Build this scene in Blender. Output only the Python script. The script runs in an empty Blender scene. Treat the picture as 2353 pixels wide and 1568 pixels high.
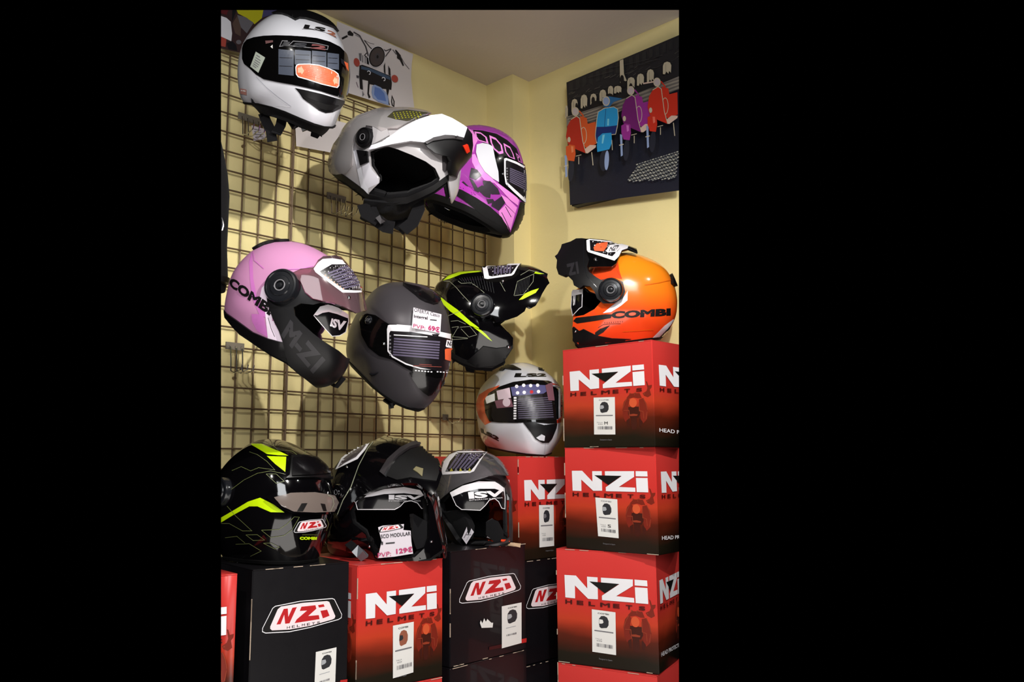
import bpy, bmesh, math, random
import numpy as np
from mathutils import Vector, Matrix
from mathutils.bvhtree import BVHTree
from mathutils.geometry import delaunay_2d_cdt
random.seed(4)
sc = bpy.context.scene
COL = sc.collection
# ------------------------------------------------------------------ camera
ZC = 1.30                                     # eye height above the floor
FP, PIT, YAW, ROLL = 1914.2, .14227, .75953, .0022
CX, CY = 1034., 784.
_F = Vector((math.sin(YAW)*math.cos(PIT), math.cos(YAW)*math.cos(PIT), math.sin(PIT)))
_R = Vector((math.cos(YAW), -math.sin(YAW), 0)); _U = _R.cross(_F)
_R, _U = _R*math.cos(ROLL)+_U*math.sin(ROLL), _U*math.cos(ROLL)-_R*math.sin(ROLL)
CAM = Vector((0, 0, ZC))
cd = bpy.data.cameras.new('camera'); cam = bpy.data.objects.new('camera', cd); COL.objects.link(cam)
cam.matrix_world = Matrix(((_R.x, _U.x, -_F.x, 0), (_R.y, _U.y, -_F.y, 0), (_R.z, _U.z, -_F.z, ZC), (0, 0, 0, 1)))
cd.sensor_width = 36; cd.lens = 36*FP/2353; cd.shift_x = (1176.5-CX)/2353; cd.clip_start = .02
sc.camera = cam
def ray(x, y): return _F+_R*((x-CX)/FP)-_U*((y-CY)/FP)
def proj(P):
    v = Vector(P)-CAM; z = v.dot(_F); return CX+FP*v.dot(_R)/z, CY-FP*v.dot(_U)/z
def on_axis(x, y, k, v):
    d = ray(x, y); return CAM+d*((v-CAM[k])/d[k])
def on_plane(x, y, co, no):
    d = ray(x, y); return CAM+d*((co-CAM).dot(no)/d.dot(no))
def cdir(r, u, t): return (_R*r+_U*u-_F*t).normalized()      # right, up, towards the viewer
# ------------------------------------------------------------------ world, lights, exposure
w = bpy.data.worlds.new('world'); sc.world = w; w.use_nodes = True
w.node_tree.nodes['Background'].inputs[0].default_value = (0, 0, 0, 1)
w.node_tree.nodes['Background'].inputs[1].default_value = 0
sc.view_settings.view_transform = 'Standard'; sc.view_settings.look = 'None'
sc.view_settings.exposure = 0; sc.view_settings.gamma = 1
def lamp(name, kind, loc, power, col=(1, 1, 1), size=.03, look=None, spot=None, blend=.4):
    l = bpy.data.lights.new(name, kind); l.energy = power; l.color = col
    if kind == 'AREA': l.shape = 'RECTANGLE' if isinstance(size, tuple) else 'DISK'; l.size = size[0] if isinstance(size, tuple) else size
    if kind == 'AREA' and isinstance(size, tuple): l.size_y = size[1]
    if kind in ('POINT', 'SPOT'): l.shadow_soft_size = size
    if kind == 'SPOT': l.spot_size = spot; l.spot_blend = blend
    o = bpy.data.objects.new(name, l); COL.objects.link(o); o.location = loc
    if look: o.rotation_euler = (Vector(look)-Vector(loc)).to_track_quat('-Z', 'Y').to_euler()
    return o
lamp('ceiling_spot', 'SPOT', (.78, .22, 2.24), 76, (1, .965, .91), .016, (1.58, 1.75, 1.10), 1.45, .6)
lamp('ceiling_spot', 'SPOT', (-.25, .75, 2.36), 34, (1, .96, .90), .016, (1.7, 1.70, 1.2), 1.2, .6)
lamp('ceiling_spot', 'SPOT', (1.62, .05, 2.42), 8, (1, .96, .90), .016, (1.60, 1.86, 1.2), 1.25, .6)
lamp('overhead_fill', 'AREA', (-.6, -1.2, 2.45), 38, (.96, .98, 1), (1.2, 1.2), (1.3, 1.4, 1.2))  # added soft fill behind the camera, supplies the ambient light
lamp('upward_bounce_fill', 'AREA', (.4, .1, .25), 27, (1, .95, .9), (2.0, 2.0), (.9, 1.0, 2.5))  # added upward fill in place of light bounced off the floor
# ------------------------------------------------------------------ materials
def srgb(r, g, b):
    f = lambda c: (c/255/12.92) if c/255 <= .04045 else ((c/255+.055)/1.055)**2.4
    return (f(r), f(g), f(b), 1)
MATS = {}
def mat(name, col, rough=.5, metal=0, coat=0, spec=.5, bump=0, bscale=200, sheen=0, flake=0):
    if name in MATS: return MATS[name]
    m = bpy.data.materials.new(name); m.use_nodes = True; n = m.node_tree.nodes; L = m.node_tree.links
    b = n['Principled BSDF']; c = srgb(*col) if len(col) == 3 else col
    b.inputs['Base Color'].default_value = c; b.inputs['Roughness'].default_value = rough; b.inputs['Metallic'].default_value = metal
    b.inputs['Coat Weight'].default_value = coat; b.inputs['Coat Roughness'].default_value = .04; b.inputs['Specular IOR Level'].default_value = spec
    if sheen: b.inputs['Sheen Weight'].default_value = sheen
    tc = n.new('ShaderNodeTexCoord')
    nz = n.new('ShaderNodeTexNoise'); nz.inputs['Scale'].default_value = bscale if bump else 40; nz.inputs['Detail'].default_value = 3
    L.new(tc.outputs['Object'], nz.inputs['Vector'])
    if bump:
        bp = n.new('ShaderNodeBump'); bp.inputs['Strength'].default_value = bump; bp.inputs['Distance'].default_value = .002
        L.new(nz.outputs['Fac'], bp.inputs['Height']); L.new(bp.outputs['Normal'], b.inputs['Normal'])
    mr = n.new('ShaderNodeMapRange'); mr.inputs['To Min'].default_value = max(0, rough-.04); mr.inputs['To Max'].default_value = min(1, rough+.04)
    L.new(nz.outputs['Fac'], mr.inputs['Value']); L.new(mr.outputs['Result'], b.inputs['Roughness'])
    MATS[name] = m; return m
def glass(name, tint, fac, rough=.02, gl=1.0):
    """thin plastic: tinted see-through mixed with a clear reflection"""
    if name in MATS: return MATS[name]
    m = bpy.data.materials.new(name); m.use_nodes = True; n = m.node_tree.nodes; L = m.node_tree.links; n.clear()
    out = n.new('ShaderNodeOutputMaterial'); tr = n.new('ShaderNodeBsdfTransparent'); tr.inputs[0].default_value = srgb(*tint)
    df = n.new('ShaderNodeBsdfPrincipled'); df.inputs['Base Color'].default_value = srgb(*[c*(1 if tint[0] > 150 else .5) for c in tint]); df.inputs['Roughness'].default_value = .15
    m1 = n.new('ShaderNodeMixShader'); m1.inputs[0].default_value = fac
    L.new(tr.outputs[0], m1.inputs[1]); L.new(df.outputs[0], m1.inputs[2])
    gs = n.new('ShaderNodeBsdfGlossy'); gs.inputs['Roughness'].default_value = rough; gs.inputs[0].default_value = (gl, gl, gl, 1)
    fr = n.new('ShaderNodeFresnel'); fr.inputs[0].default_value = 1.45
    m2 = n.new('ShaderNodeMixShader'); L.new(fr.outputs[0], m2.inputs[0]); L.new(m1.outputs[0], m2.inputs[1]); L.new(gs.outputs[0], m2.inputs[2])
    L.new(m2.outputs[0], out.inputs[0]); MATS[name] = m; return m
def wall_mat(name, c1, c2, sc_=3, bump=.15):
    m = bpy.data.materials.new(name); m.use_nodes = True; n = m.node_tree.nodes; L = m.node_tree.links; b = n['Principled BSDF']
    tc = n.new('ShaderNodeTexCoord'); nz = n.new('ShaderNodeTexNoise'); nz.inputs['Scale'].default_value = sc_; nz.inputs['Detail'].default_value = 5
    cr = n.new('ShaderNodeMix'); cr.data_type = 'RGBA'; cr.inputs[6].default_value = srgb(*c1); cr.inputs[7].default_value = srgb(*c2)
    L.new(tc.outputs['Object'], nz.inputs['Vector']); L.new(nz.outputs['Fac'], cr.inputs[0]); L.new(cr.outputs[2], b.inputs['Base Color'])
    n2 = n.new('ShaderNodeTexNoise'); n2.inputs['Scale'].default_value = 90; n2.inputs['Detail'].default_value = 4; L.new(tc.outputs['Object'], n2.inputs['Vector'])
    bp = n.new('ShaderNodeBump'); bp.inputs['Strength'].default_value = bump; bp.inputs['Distance'].default_value = .004
    L.new(n2.outputs['Fac'], bp.inputs['Height']); L.new(bp.outputs['Normal'], b.inputs['Normal']); b.inputs['Roughness'].default_value = .85
    return m
def ramp_mat(name, stops, axis=2, lo=0, hi=1, rough=.35, noise=.12, nscale=6, coat=.3):
    """printed picture: colour bands along one local axis, broken up by noise"""
    m = bpy.data.materials.new(name); m.use_nodes = True; n = m.node_tree.nodes; L = m.node_tree.links; b = n['Principled BSDF']
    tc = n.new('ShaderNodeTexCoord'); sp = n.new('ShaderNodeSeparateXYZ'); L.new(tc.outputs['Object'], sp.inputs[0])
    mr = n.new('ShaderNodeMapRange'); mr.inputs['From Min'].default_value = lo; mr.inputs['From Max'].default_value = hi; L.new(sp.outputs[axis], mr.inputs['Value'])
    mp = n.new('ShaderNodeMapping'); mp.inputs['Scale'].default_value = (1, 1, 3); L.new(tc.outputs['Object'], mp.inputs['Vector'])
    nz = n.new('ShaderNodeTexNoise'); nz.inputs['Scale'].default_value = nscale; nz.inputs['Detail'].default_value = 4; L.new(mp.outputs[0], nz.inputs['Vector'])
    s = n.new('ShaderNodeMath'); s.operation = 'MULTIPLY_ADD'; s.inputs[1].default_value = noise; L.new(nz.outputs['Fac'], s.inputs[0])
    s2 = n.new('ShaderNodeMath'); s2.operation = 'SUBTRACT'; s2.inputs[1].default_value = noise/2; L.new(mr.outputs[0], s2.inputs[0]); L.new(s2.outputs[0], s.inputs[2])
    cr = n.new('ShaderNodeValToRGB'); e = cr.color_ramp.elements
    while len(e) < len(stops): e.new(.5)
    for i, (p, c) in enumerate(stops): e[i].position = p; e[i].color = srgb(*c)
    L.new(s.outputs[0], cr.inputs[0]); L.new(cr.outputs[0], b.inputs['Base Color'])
    b.inputs['Roughness'].default_value = rough; b.inputs['Coat Weight'].default_value = coat; b.inputs['Coat Roughness'].default_value = .25
    return m
M_wall = wall_mat('cream_plaster', (233, 218, 160), (227, 211, 148))
M_ceil = wall_mat('grey_ceiling_paint', (206, 196, 186), (198, 188, 178))
M_floor = wall_mat('floor_tile', (150, 140, 125), (120, 112, 100))
M_white = mat('white_print', (238, 236, 240), .45)
M_paper = mat('label_paper', (232, 230, 226), .6)
M_black = mat('black_print', (14, 12, 12), .45)
M_red = mat('red_print', (190, 28, 34), .45)
M_dred = mat('dark_red_print', (70, 12, 8), .45)
M_grey = mat('grey_print', (120, 118, 122), .5)
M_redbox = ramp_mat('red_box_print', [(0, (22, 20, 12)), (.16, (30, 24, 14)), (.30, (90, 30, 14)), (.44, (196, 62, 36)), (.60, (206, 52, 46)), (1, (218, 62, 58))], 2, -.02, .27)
M_blackbox = mat('black_box_card', (13, 11, 15), .42, coat=.2, spec=.4)
M_edge = mat('bare_card_edge', (190, 170, 150), .9)
M_wire = mat('grid_wire', (104, 84, 62), .45, .3)
M_chrome = mat('chrome', (200, 200, 205), .12, 1)
# ------------------------------------------------------------------ object helpers
def new_obj(name, me, parent=None, world=True):
    o = bpy.data.objects.new(name, me); COL.objects.link(o)
    if parent is not None:
        o.parent = parent
        if parent.parent is not None: bpy.context.view_layer.update()
        if world and me is not None: me.transform(parent.matrix_world.inverted())
    return o
def tag(o, label=None, cat=None, group=None, kind=None):
    for k, v in (('label', label), ('category', cat), ('group', group), ('kind', kind)):
        if v: o[k] = v
    return o
def empty(name, loc, rot=None, label=None, cat=None, group=None):
    o = bpy.data.objects.new(name, None); COL.objects.link(o); o.empty_display_size = .05
    M = Matrix.Translation(loc)
    if rot is not None: M = M @ rot.to_4x4()
    o.matrix_world = M; bpy.context.view_layer.update()
    return tag(o, label, cat, group)
def finish(bm, name, mats, parent=None, smooth=True, angle=35, world=True):
    me = bpy.data.meshes.new(name)
    bmesh.ops.recalc_face_normals(bm, faces=bm.faces[:]) if False else None
    bm.to_mesh(me); bm.free()
    for m in (mats if isinstance(mats, (list, tuple)) else [mats]): me.materials.append(m)
    if smooth:
        for p in me.polygons: p.use_smooth = True
        me.set_sharp_from_angle(angle=math.radians(angle))
    return new_obj(name, me, parent, world)
def box_bm(bm, lo, hi, M=Matrix()):
    vs = [bm.verts.new(M @ Vector((x, y, z))) for x in (lo[0], hi[0]) for y in (lo[1], hi[1]) for z in (lo[2], hi[2])]
    for f in ((0, 1, 3, 2), (4, 6, 7, 5), (0, 4, 5, 1), (2, 3, 7, 6), (0, 2, 6, 4), (1, 5, 7, 3)): bm.faces.new([vs[i] for i in f])
    return vs
def tube(bm, pts, r, n=8, closed=False, cap=True):
    pts = [Vector(p) for p in pts]; rings = []; N = len(pts)
    up = None
    for i, p in enumerate(pts):
        if closed: t = (pts[(i+1) % N]-pts[i-1])
        else: t = (pts[min(i+1, N-1)]-pts[max(i-1, 0)])
        t.normalize()
        if up is None: up = t.orthogonal().normalized()
        else: up = (up-t*up.dot(t)); up = up.normalized() if up.length > 1e-6 else t.orthogonal().normalized()
        s = t.cross(up); rr = r[i] if isinstance(r, (list, tuple)) else r
        rings.append([bm.verts.new(p+up*math.cos(a)*rr+s*math.sin(a)*rr) for a in [2*math.pi*k/n for k in range(n)]])
    for i in range(N if closed else N-1):
        a, b = rings[i], rings[(i+1) % N]
        for k in range(n): bm.faces.new((a[k], a[(k+1) % n], b[(k+1) % n], b[k]))
    if cap and not closed: bm.faces.new(rings[0][::-1]); bm.faces.new(rings[-1])
def strap_bm(bm, pts, wdir, w_, th):
    """flat webbing strap along pts, its width lying along wdir"""
    pts = [Vector(p) for p in pts]; rings = []
    for i, p in enumerate(pts):
        t = (pts[min(i+1, len(pts)-1)]-pts[max(i-1, 0)]).normalized(); s = Vector(wdir); s = (s-t*s.dot(t)).normalized(); q = t.cross(s)
        rings.append([bm.verts.new(p+s*a*w_/2+q*b*th/2) for a, b in ((-1, -1), (1, -1), (1, 1), (-1, 1))])
    for a, b in zip(rings, rings[1:]):
        for k in range(4): bm.faces.new((a[k], a[(k+1) % 4], b[(k+1) % 4], b[k]))
    bm.faces.new(rings[0][::-1]); bm.faces.new(rings[-1])
# ------------------------------------------------------------------ printing on surfaces
def even_odd(polys, x, y):
    ins = np.zeros(len(x), bool)
    for p in polys:
        a = np.array(p); b = np.roll(a, -1, 0)
        for (x0, y0), (x1, y1) in zip(a, b):
            if y0 == y1: continue
            c = ((y0 > y) != (y1 > y)) & (x < (x1-x0)*(y-y0)/(y1-y0)+x0); ins ^= c
    return ins
def tri2d(polys, step):
    V = []; E = []
    for p in polys:
        b = len(V); m = 0; q = []
        for i in range(len(p)):
            a, c = p[i], p[(i+1) % len(p)]; L = math.hypot(c[0]-a[0], c[1]-a[1]); k = max(1, int(L/step)) if step else 1
            for j in range(k): q.append((a[0]+(c[0]-a[0])*j/k, a[1]+(c[1]-a[1])*j/k))
        V += q; E += [(b+i, b+(i+1) % len(q)) for i in range(len(q))]
    nb = len(V)
    if step:
        A = np.array(V); lo, hi = A.min(0), A.max(0)
        gx = np.arange(lo[0]+step/2, hi[0], step); gy = np.arange(lo[1]+step/2, hi[1], step)
        if len(gx) and len(gy):
            X, Y = [a.ravel() for a in np.meshgrid(gx, gy)]; k = even_odd(polys, X, Y)
            for x, y in zip(X[k], Y[k]):
                if np.min(np.abs(A[:, 0]-x)+np.abs(A[:, 1]-y)) > step*.35: V.append((x, y))
    r = delaunay_2d_cdt([Vector(v) for v in V], E, [], 0, 1e-5)
    VV = np.array([tuple(v) for v in r[0]]); T = [f for f in r[2] if len(f) == 3]
    if not T: return VV, []
    c = VV[np.array(T)].mean(1); k = even_odd(polys, c[:, 0], c[:, 1])
    return VV, [t for t, kk in zip(T, k) if kk]
_txt = {}
def text_outline(s, bold=0):
    """outline loops of a line of text, scaled to the unit square"""
    if (s, bold) in _txt: return _txt[(s, bold)]
    cu = bpy.data.curves.new('t', 'FONT'); cu.body = s; cu.offset = bold; cu.resolution_u = 3
    o = bpy.data.objects.new('t', cu); COL.objects.link(o); dg = bpy.context.evaluated_depsgraph_get()
    me = bpy.data.meshes.new_from_object(o.evaluated_get(dg)); bm = bmesh.new(); bm.from_mesh(me)
    bmesh.ops.remove_doubles(bm, verts=bm.verts, dist=1e-5)
    nxt = {}
    loops = []
    es = set(e for e in bm.edges if len(e.link_faces) == 1); 
    while es:
        e = es.pop(); a, b = e.verts; lp = [a]; cur = b
        while cur != a:
            lp.append(cur); ne = [x for x in cur.link_edges if x in es]
            if not ne: break
            es.discard(ne[0]); cur = ne[0].other_vert(cur)
        if len(lp) > 2: loops.append([(v.co.x, v.co.y) for v in lp])
    bm.free(); bpy.data.objects.remove(o); bpy.data.curves.remove(cu); bpy.data.meshes.remove(me)
    A = np.array([p for l in loops for p in l]); lo, hi = A.min(0), A.max(0); d = hi-lo
    loops = [[((x-lo[0])/d[0], (y-lo[1])/d[1]) for x, y in l] for l in loops]
    _txt[(s, bold)] = loops; return loops
def homog(src, dst):
    A = []; B = []
    for (x, y), (u, v) in zip(src, dst):
        A += [[x, y, 1, 0, 0, 0, -u*x, -u*y], [0, 0, 0, x, y, 1, -v*x, -v*y]]; B += [u, v]
    h = np.linalg.solve(np.array(A, float), np.array(B, float))
    def f(x, y):
        w_ = h[6]*x+h[7]*y+1; return ((h[0]*x+h[1]*y+h[2])/w_, (h[3]*x+h[4]*y+h[5])/w_)
    return f
def stroke_poly(pts, wd, closed=False):
    n = len(pts); L = []; Rr = []
    for i in range(n):
        p = np.array(pts[i], float)
        a = np.array(pts[i-1] if (i or closed) else pts[i], float); b = np.array(pts[(i+1) % n] if (i < n-1 or closed) else pts[i], float)
        d1 = p-a; d2 = b-p
        if np.linalg.norm(d1) < 1e-9: d1 = d2
        if np.linalg.norm(d2) < 1e-9: d2 = d1
        d1 = d1/np.linalg.norm(d1); d2 = d2/np.linalg.norm(d2); n1 = np.array((-d1[1], d1[0])); n2 = np.array((-d2[1], d2[0]))
        m = n1+n2; m = m/max(np.linalg.norm(m), 1e-6); k = wd/2/max(m.dot(n1), .45)
        L.append(tuple(p+m*k)); Rr.append(tuple(p-m*k))
    return [L, Rr] if closed else [L+Rr[::-1]]
class Print:
    """flat-coloured printing or thin stickers laid on a surface: fn(x, y) gives the point and normal"""
    def __init__(s, fn, step=None, off=.0004): s.fn = fn; s.step = step; s.V = []; s.N = []; s.Fc = []; s.mats = []; s.off = off; s.k = 0; s.cache = {}
    def at(s, x, y):
        key = (round(x, 3), round(y, 3))
        if key not in s.cache: s.cache[key] = s.fn(x, y)
        return s.cache[key]
    def polys(s, polys, m, lift=None):
        if m not in s.mats: s.mats.append(m)
        mi = s.mats.index(m); off = s.off+s.k*.00007 if lift is None else lift; s.k += 1
        V, T = tri2d(polys, s.step); ids = {}
        for t in T:
            r = []
            for i in t:
                if i not in ids:
                    q = s.at(*V[i])
                    if q is None: ids[i] = None
                    else: ids[i] = len(s.V); s.V.append(q[0]+q[1]*off); s.N.append(q[1])
                r.append(ids[i])
            if None in r: continue
            a, b, c = [s.V[j] for j in r]
            if max((a-b).length, (b-c).length, (c-a).length) > .07 and s.step: continue
            if (b-a).cross(c-a).dot(s.N[r[0]]) < 0: r = r[::-1]
            s.Fc.append((r, mi))
        return s
    def poly(s, p, m, **k): return s.polys([p], m, **k)
    def line(s, pts, wd, m, closed=False):
        for i in ([pts] if closed else [pts]): s.polys(stroke_poly(pts, wd, closed), m)
        return s
    def ell(s, cx, cy, rx, ry, m, n=24, rot=0, **k):
        return s.poly([(cx+rx*math.cos(a)*math.cos(rot)-ry*math.sin(a)*math.sin(rot), cy+rx*math.cos(a)*math.sin(rot)+ry*math.sin(a)*math.cos(rot)) for a in [2*math.pi*i/n for i in range(n)]], m, **k)
    def text(s, t, quad, m, bold=0):
        """quad: top left, top right, bottom right, bottom left"""
        f = homog([(0, 1), (1, 1), (1, 0), (0, 0)], quad)
        return s.polys([[f(*p) for p in l] for l in text_outline(t, bold)], m)
    def rows(s, quad, n, m, fill=.45, u0=0, u1=1, vary=0):
        f = homog([(0, 0), (1, 0), (1, 1), (0, 1)], quad)
        for i in range(n):
            a, b = (i+.5-fill/2)/n, (i+.5+fill/2)/n; e = u1-random.random()*vary
            s.poly([f(u0, a), f(e, a), f(e, b), f(u0, b)], m)
        return s
    def bars(s, quad, n, m):
        f = homog([(0, 0), (1, 0), (1, 1), (0, 1)], quad); x = 0
        for i in range(n):
            w_ = random.choice((.3, .5, .8))/n; s.poly([f(x, 0), f(x+w_, 0), f(x+w_, 1), f(x, 1)], m); x += 1/n
        return s
    def build(s, name, parent, label=None):
        if not s.Fc: return None
        me = bpy.data.meshes.new(name); me.from_pydata([tuple(v) for v in s.V], [], [f for f, _ in s.Fc])
        for m in s.mats: me.materials.append(m)
        for p, (f, mi) in zip(me.polygons, s.Fc): p.material_index = mi; p.use_smooth = True
        me.update(); me.normals_split_custom_set_from_vertices([tuple(n) for n in s.N])
        o = new_obj(name, me, parent)
        if label: o['label'] = label
        return o
# ------------------------------------------------------------------ room
XP, YW, YP, XW, ZT = 1.935, 1.86, 1.741, 2.016, ZC+1.262
def slab(name, lo, hi, m):
    bm = bmesh.new(); box_bm(bm, lo, hi); bmesh.ops.recalc_face_normals(bm, faces=bm.faces); o = finish(bm, name, m, smooth=False); tag(o, kind='structure'); o['cut'] = 2; return o
slab('wall_left', (.2, YW, 0), (XP, YW+.1, ZT), M_wall)
slab('trim_1', (XP, YP, 0), (XW, YW+.1, ZT), M_wall)
slab('wall_right', (XW, .2, 0), (XW+.1, YW+.1, ZT), M_wall)
slab('ceiling', (-.5, -.6, ZT), (XW+.1, YW+.1, ZT+.08), M_ceil)
bm = bmesh.new(); box_bm(bm, (-.6, -1.0, -.05), (XW, YW, 0)); box_bm(bm, (.55, 1.0, 0), (XW, YW, ZC-.775))
bmesh.ops.recalc_face_normals(bm, faces=bm.faces); fl = finish(bm, 'floor', M_floor, smooth=False); tag(fl, kind='structure')
# ------------------------------------------------------------------ cartons
def face_fn(o, u, v):
    n = u.cross(v).normalized(); U = u.normalized(); 
    return lambda x, y: (o+u*x+v*y, n)
SRC = [(45, 205), (1240, 60), (1290, 1475), (60, 1500)]
SQ = [(0, 1), (1, 1), (1, 0), (0, 0)]
HR = homog(SRC, SQ)
def helmet_icon(p, f, m, m2, face=-1):
    pr = [(-.5, -.1), (-.46, .25), (-.25, .46), (.05, .5), (.35, .4), (.5, .12), (.48, -.2), (.3, -.42), (-.25, -.5), (-.42, -.42)]
    p.poly([f(x, y) for x, y in pr], m)
    p.poly([f(x, y) for x, y in [(-.47, -.02), (-.42, .2), (-.1, .18), (-.02, -.02), (-.15, -.12), (-.46, -.16)]], m2)
NZI = dict(N=[(145, 490), (280, 475), (415, 600), (412, 465), (538, 452), (542, 705), (425, 718), (268, 590), (270, 738), (155, 745)],
           Z=[(578, 448), (965, 405), (965, 480), (762, 632), (980, 618), (984, 672), (592, 705), (590, 655), (800, 487), (580, 505)],
           d=[(985, 402), (1140, 388), (1145, 455), (988, 470)], i=[(990, 490), (1145, 475), (1155, 660), (1000, 673)], t=[(440, 515), (795, 485), (625, 620)])
M_moto = mat('bike_print', (124, 36, 22), .4); M_moto2 = mat('bike_print_dark', (66, 24, 15), .4); M_lampo = mat('headlight_print', (212, 88, 50), .4)
M_moto3 = mat('bike_print_light', (146, 58, 36), .4); M_dk = mat('icon_dark', (46, 46, 50), .5); M_ik2 = mat('icon_grey', (170, 172, 176), .5)
M_olive = mat('icon_olive', (60, 62, 16), .5); M_brown = mat('icon_brown', (150, 88, 66), .5); M_blueg = mat('tag_blue', (120, 130, 160), .5)
def red_art(fn, side=False, sticker=None, size=None, icon=None):
    """NZi print of the red cartons on a face given in 0..1 face coordinates"""
    p = Print(fn); c = lambda L: [HR(x, y) for x, y in L]
    # motorcycle fading out of the dark, seen head on
    p.poly(c([(1160, 605), (1180, 615), (1198, 665), (1245, 655), (1240, 690), (1215, 720), (1235, 790), (1190, 820), (1140, 800), (1120, 770), (1170, 740), (1185, 700)]), M_moto)
    p.poly(c([(905, 830), (950, 775), (1080, 765), (1110, 830), (1060, 835), (995, 822), (935, 842)]), M_moto)
    p.poly(c([(850, 970), (868, 885), (912, 830), (945, 855), (930, 930), (945, 1000), (938, 1110), (892, 1150), (862, 1090)]), M_moto)
    p.poly(c([(1072, 850), (1130, 830), (1172, 900), (1195, 1000), (1182, 1110), (1132, 1165), (1095, 1110), (1085, 990)]), M_moto)
    p.poly(c([(930, 950), (1075, 945), (1090, 1040), (1065, 1092), (952, 1096), (925, 1040)]), M_moto2)
    p.poly(c([(962, 1090), (1042, 1086), (1048, 1200), (1030, 1250), (985, 1252), (966, 1200)]), M_moto2)
    p.poly(c([(905, 1130), (945, 1100), (950, 1210), (925, 1225)]), M_moto2); p.poly(c([(1075, 1100), (1120, 1140), (1110, 1215), (1080, 1205)]), M_moto2)
    for q in ((940, 770), (1010, 762), (1130, 775)): p.poly(c([(q[0], q[1]), (q[0]+18, q[1]-8), (q[0]+34, q[1]+14), (q[0]+26, q[1]+4), (q[0]+8, q[1]+10)]), M_moto3)
    for q in ([(850, 985), (880, 900), (915, 830)], [(1190, 990), (1165, 900), (1130, 830)], [(1075, 880), (1080, 1000), (1130, 1010), (1140, 1100)], [(870, 1000), (940, 995), (950, 1100)], [(950, 770), (945, 790)], [(1010, 765), (1015, 800)], [(1185, 1010), (1170, 1110)]):
        p.line([HR(*a) for a in q], .007, M_moto3)
    p.poly(c([(945, 1050), (1000, 1040), (1060, 1048), (1050, 1068), (960, 1072)]), M_moto3)
    p.poly([HR(995+52*math.cos(a), 895+62*math.sin(a)) for a in [i*math.pi/12 for i in range(24)]], M_lampo)
    for k in 'NZdi': p.poly(c(NZI[k]), M_white)
    p.poly(c(NZI['t']), M_black)
    x = [155, 290, 430, 570, 725, 880, 1040, 1165]
    for i, ch in enumerate('HELMETS'):
        y = lambda X: 792-.075*(X-155); a, b = x[i], x[i]+(80 if ch != 'M' else 118)
        p.text(ch, c([(a, y(a)-24), (b, y(b)-24), (b, y(b)+24), (a, y(a)+24)]), M_dred, .03)
    if side:
        p.text('HEAD PROTECTION', c([(125, 1268), (1120, 1278), (1120, 1325), (125, 1316)]), M_white, .01)
    else: p.text('Designed in Spain', c([(555, 1380), (715, 1378), (715, 1402), (555, 1402)]), M_grey)
    if sticker: size_sticker(p, [HR(*q) for q in sticker], size, icon)
    return p
def size_sticker(p, q, size, icon):
    icon = icon or IK
    p.poly(q, M_paper); f = homog(SQ, q)      # 0..1 on the sticker, v up
    g = lambda x0, y0, x1, y1: [f(x0, y1), f(x1, y1), f(x1, y0), f(x0, y0)]
    f2 = lambda x, y: f(.5+x*.42, .73+y*.30)
    helmet_icon(p, f2, *icon)
    p.text('COMBI', g(.25, .91, .72, .945), M_grey if size else M_black, .02)
    p.rows(g(.1, .49, .9, .53), 1, M_grey, .7, 0, 1)
    p.text('TALLA', g(.14, .31, .42, .335), M_grey); p.text('SIZE', g(.2, .265, .42, .29), M_grey)
    if size: p.text(size, g(.5, .265, .66, .345), M_black, .01)
    p.bars(g(.18, .14, .9, .22), 18, M_grey)
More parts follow.
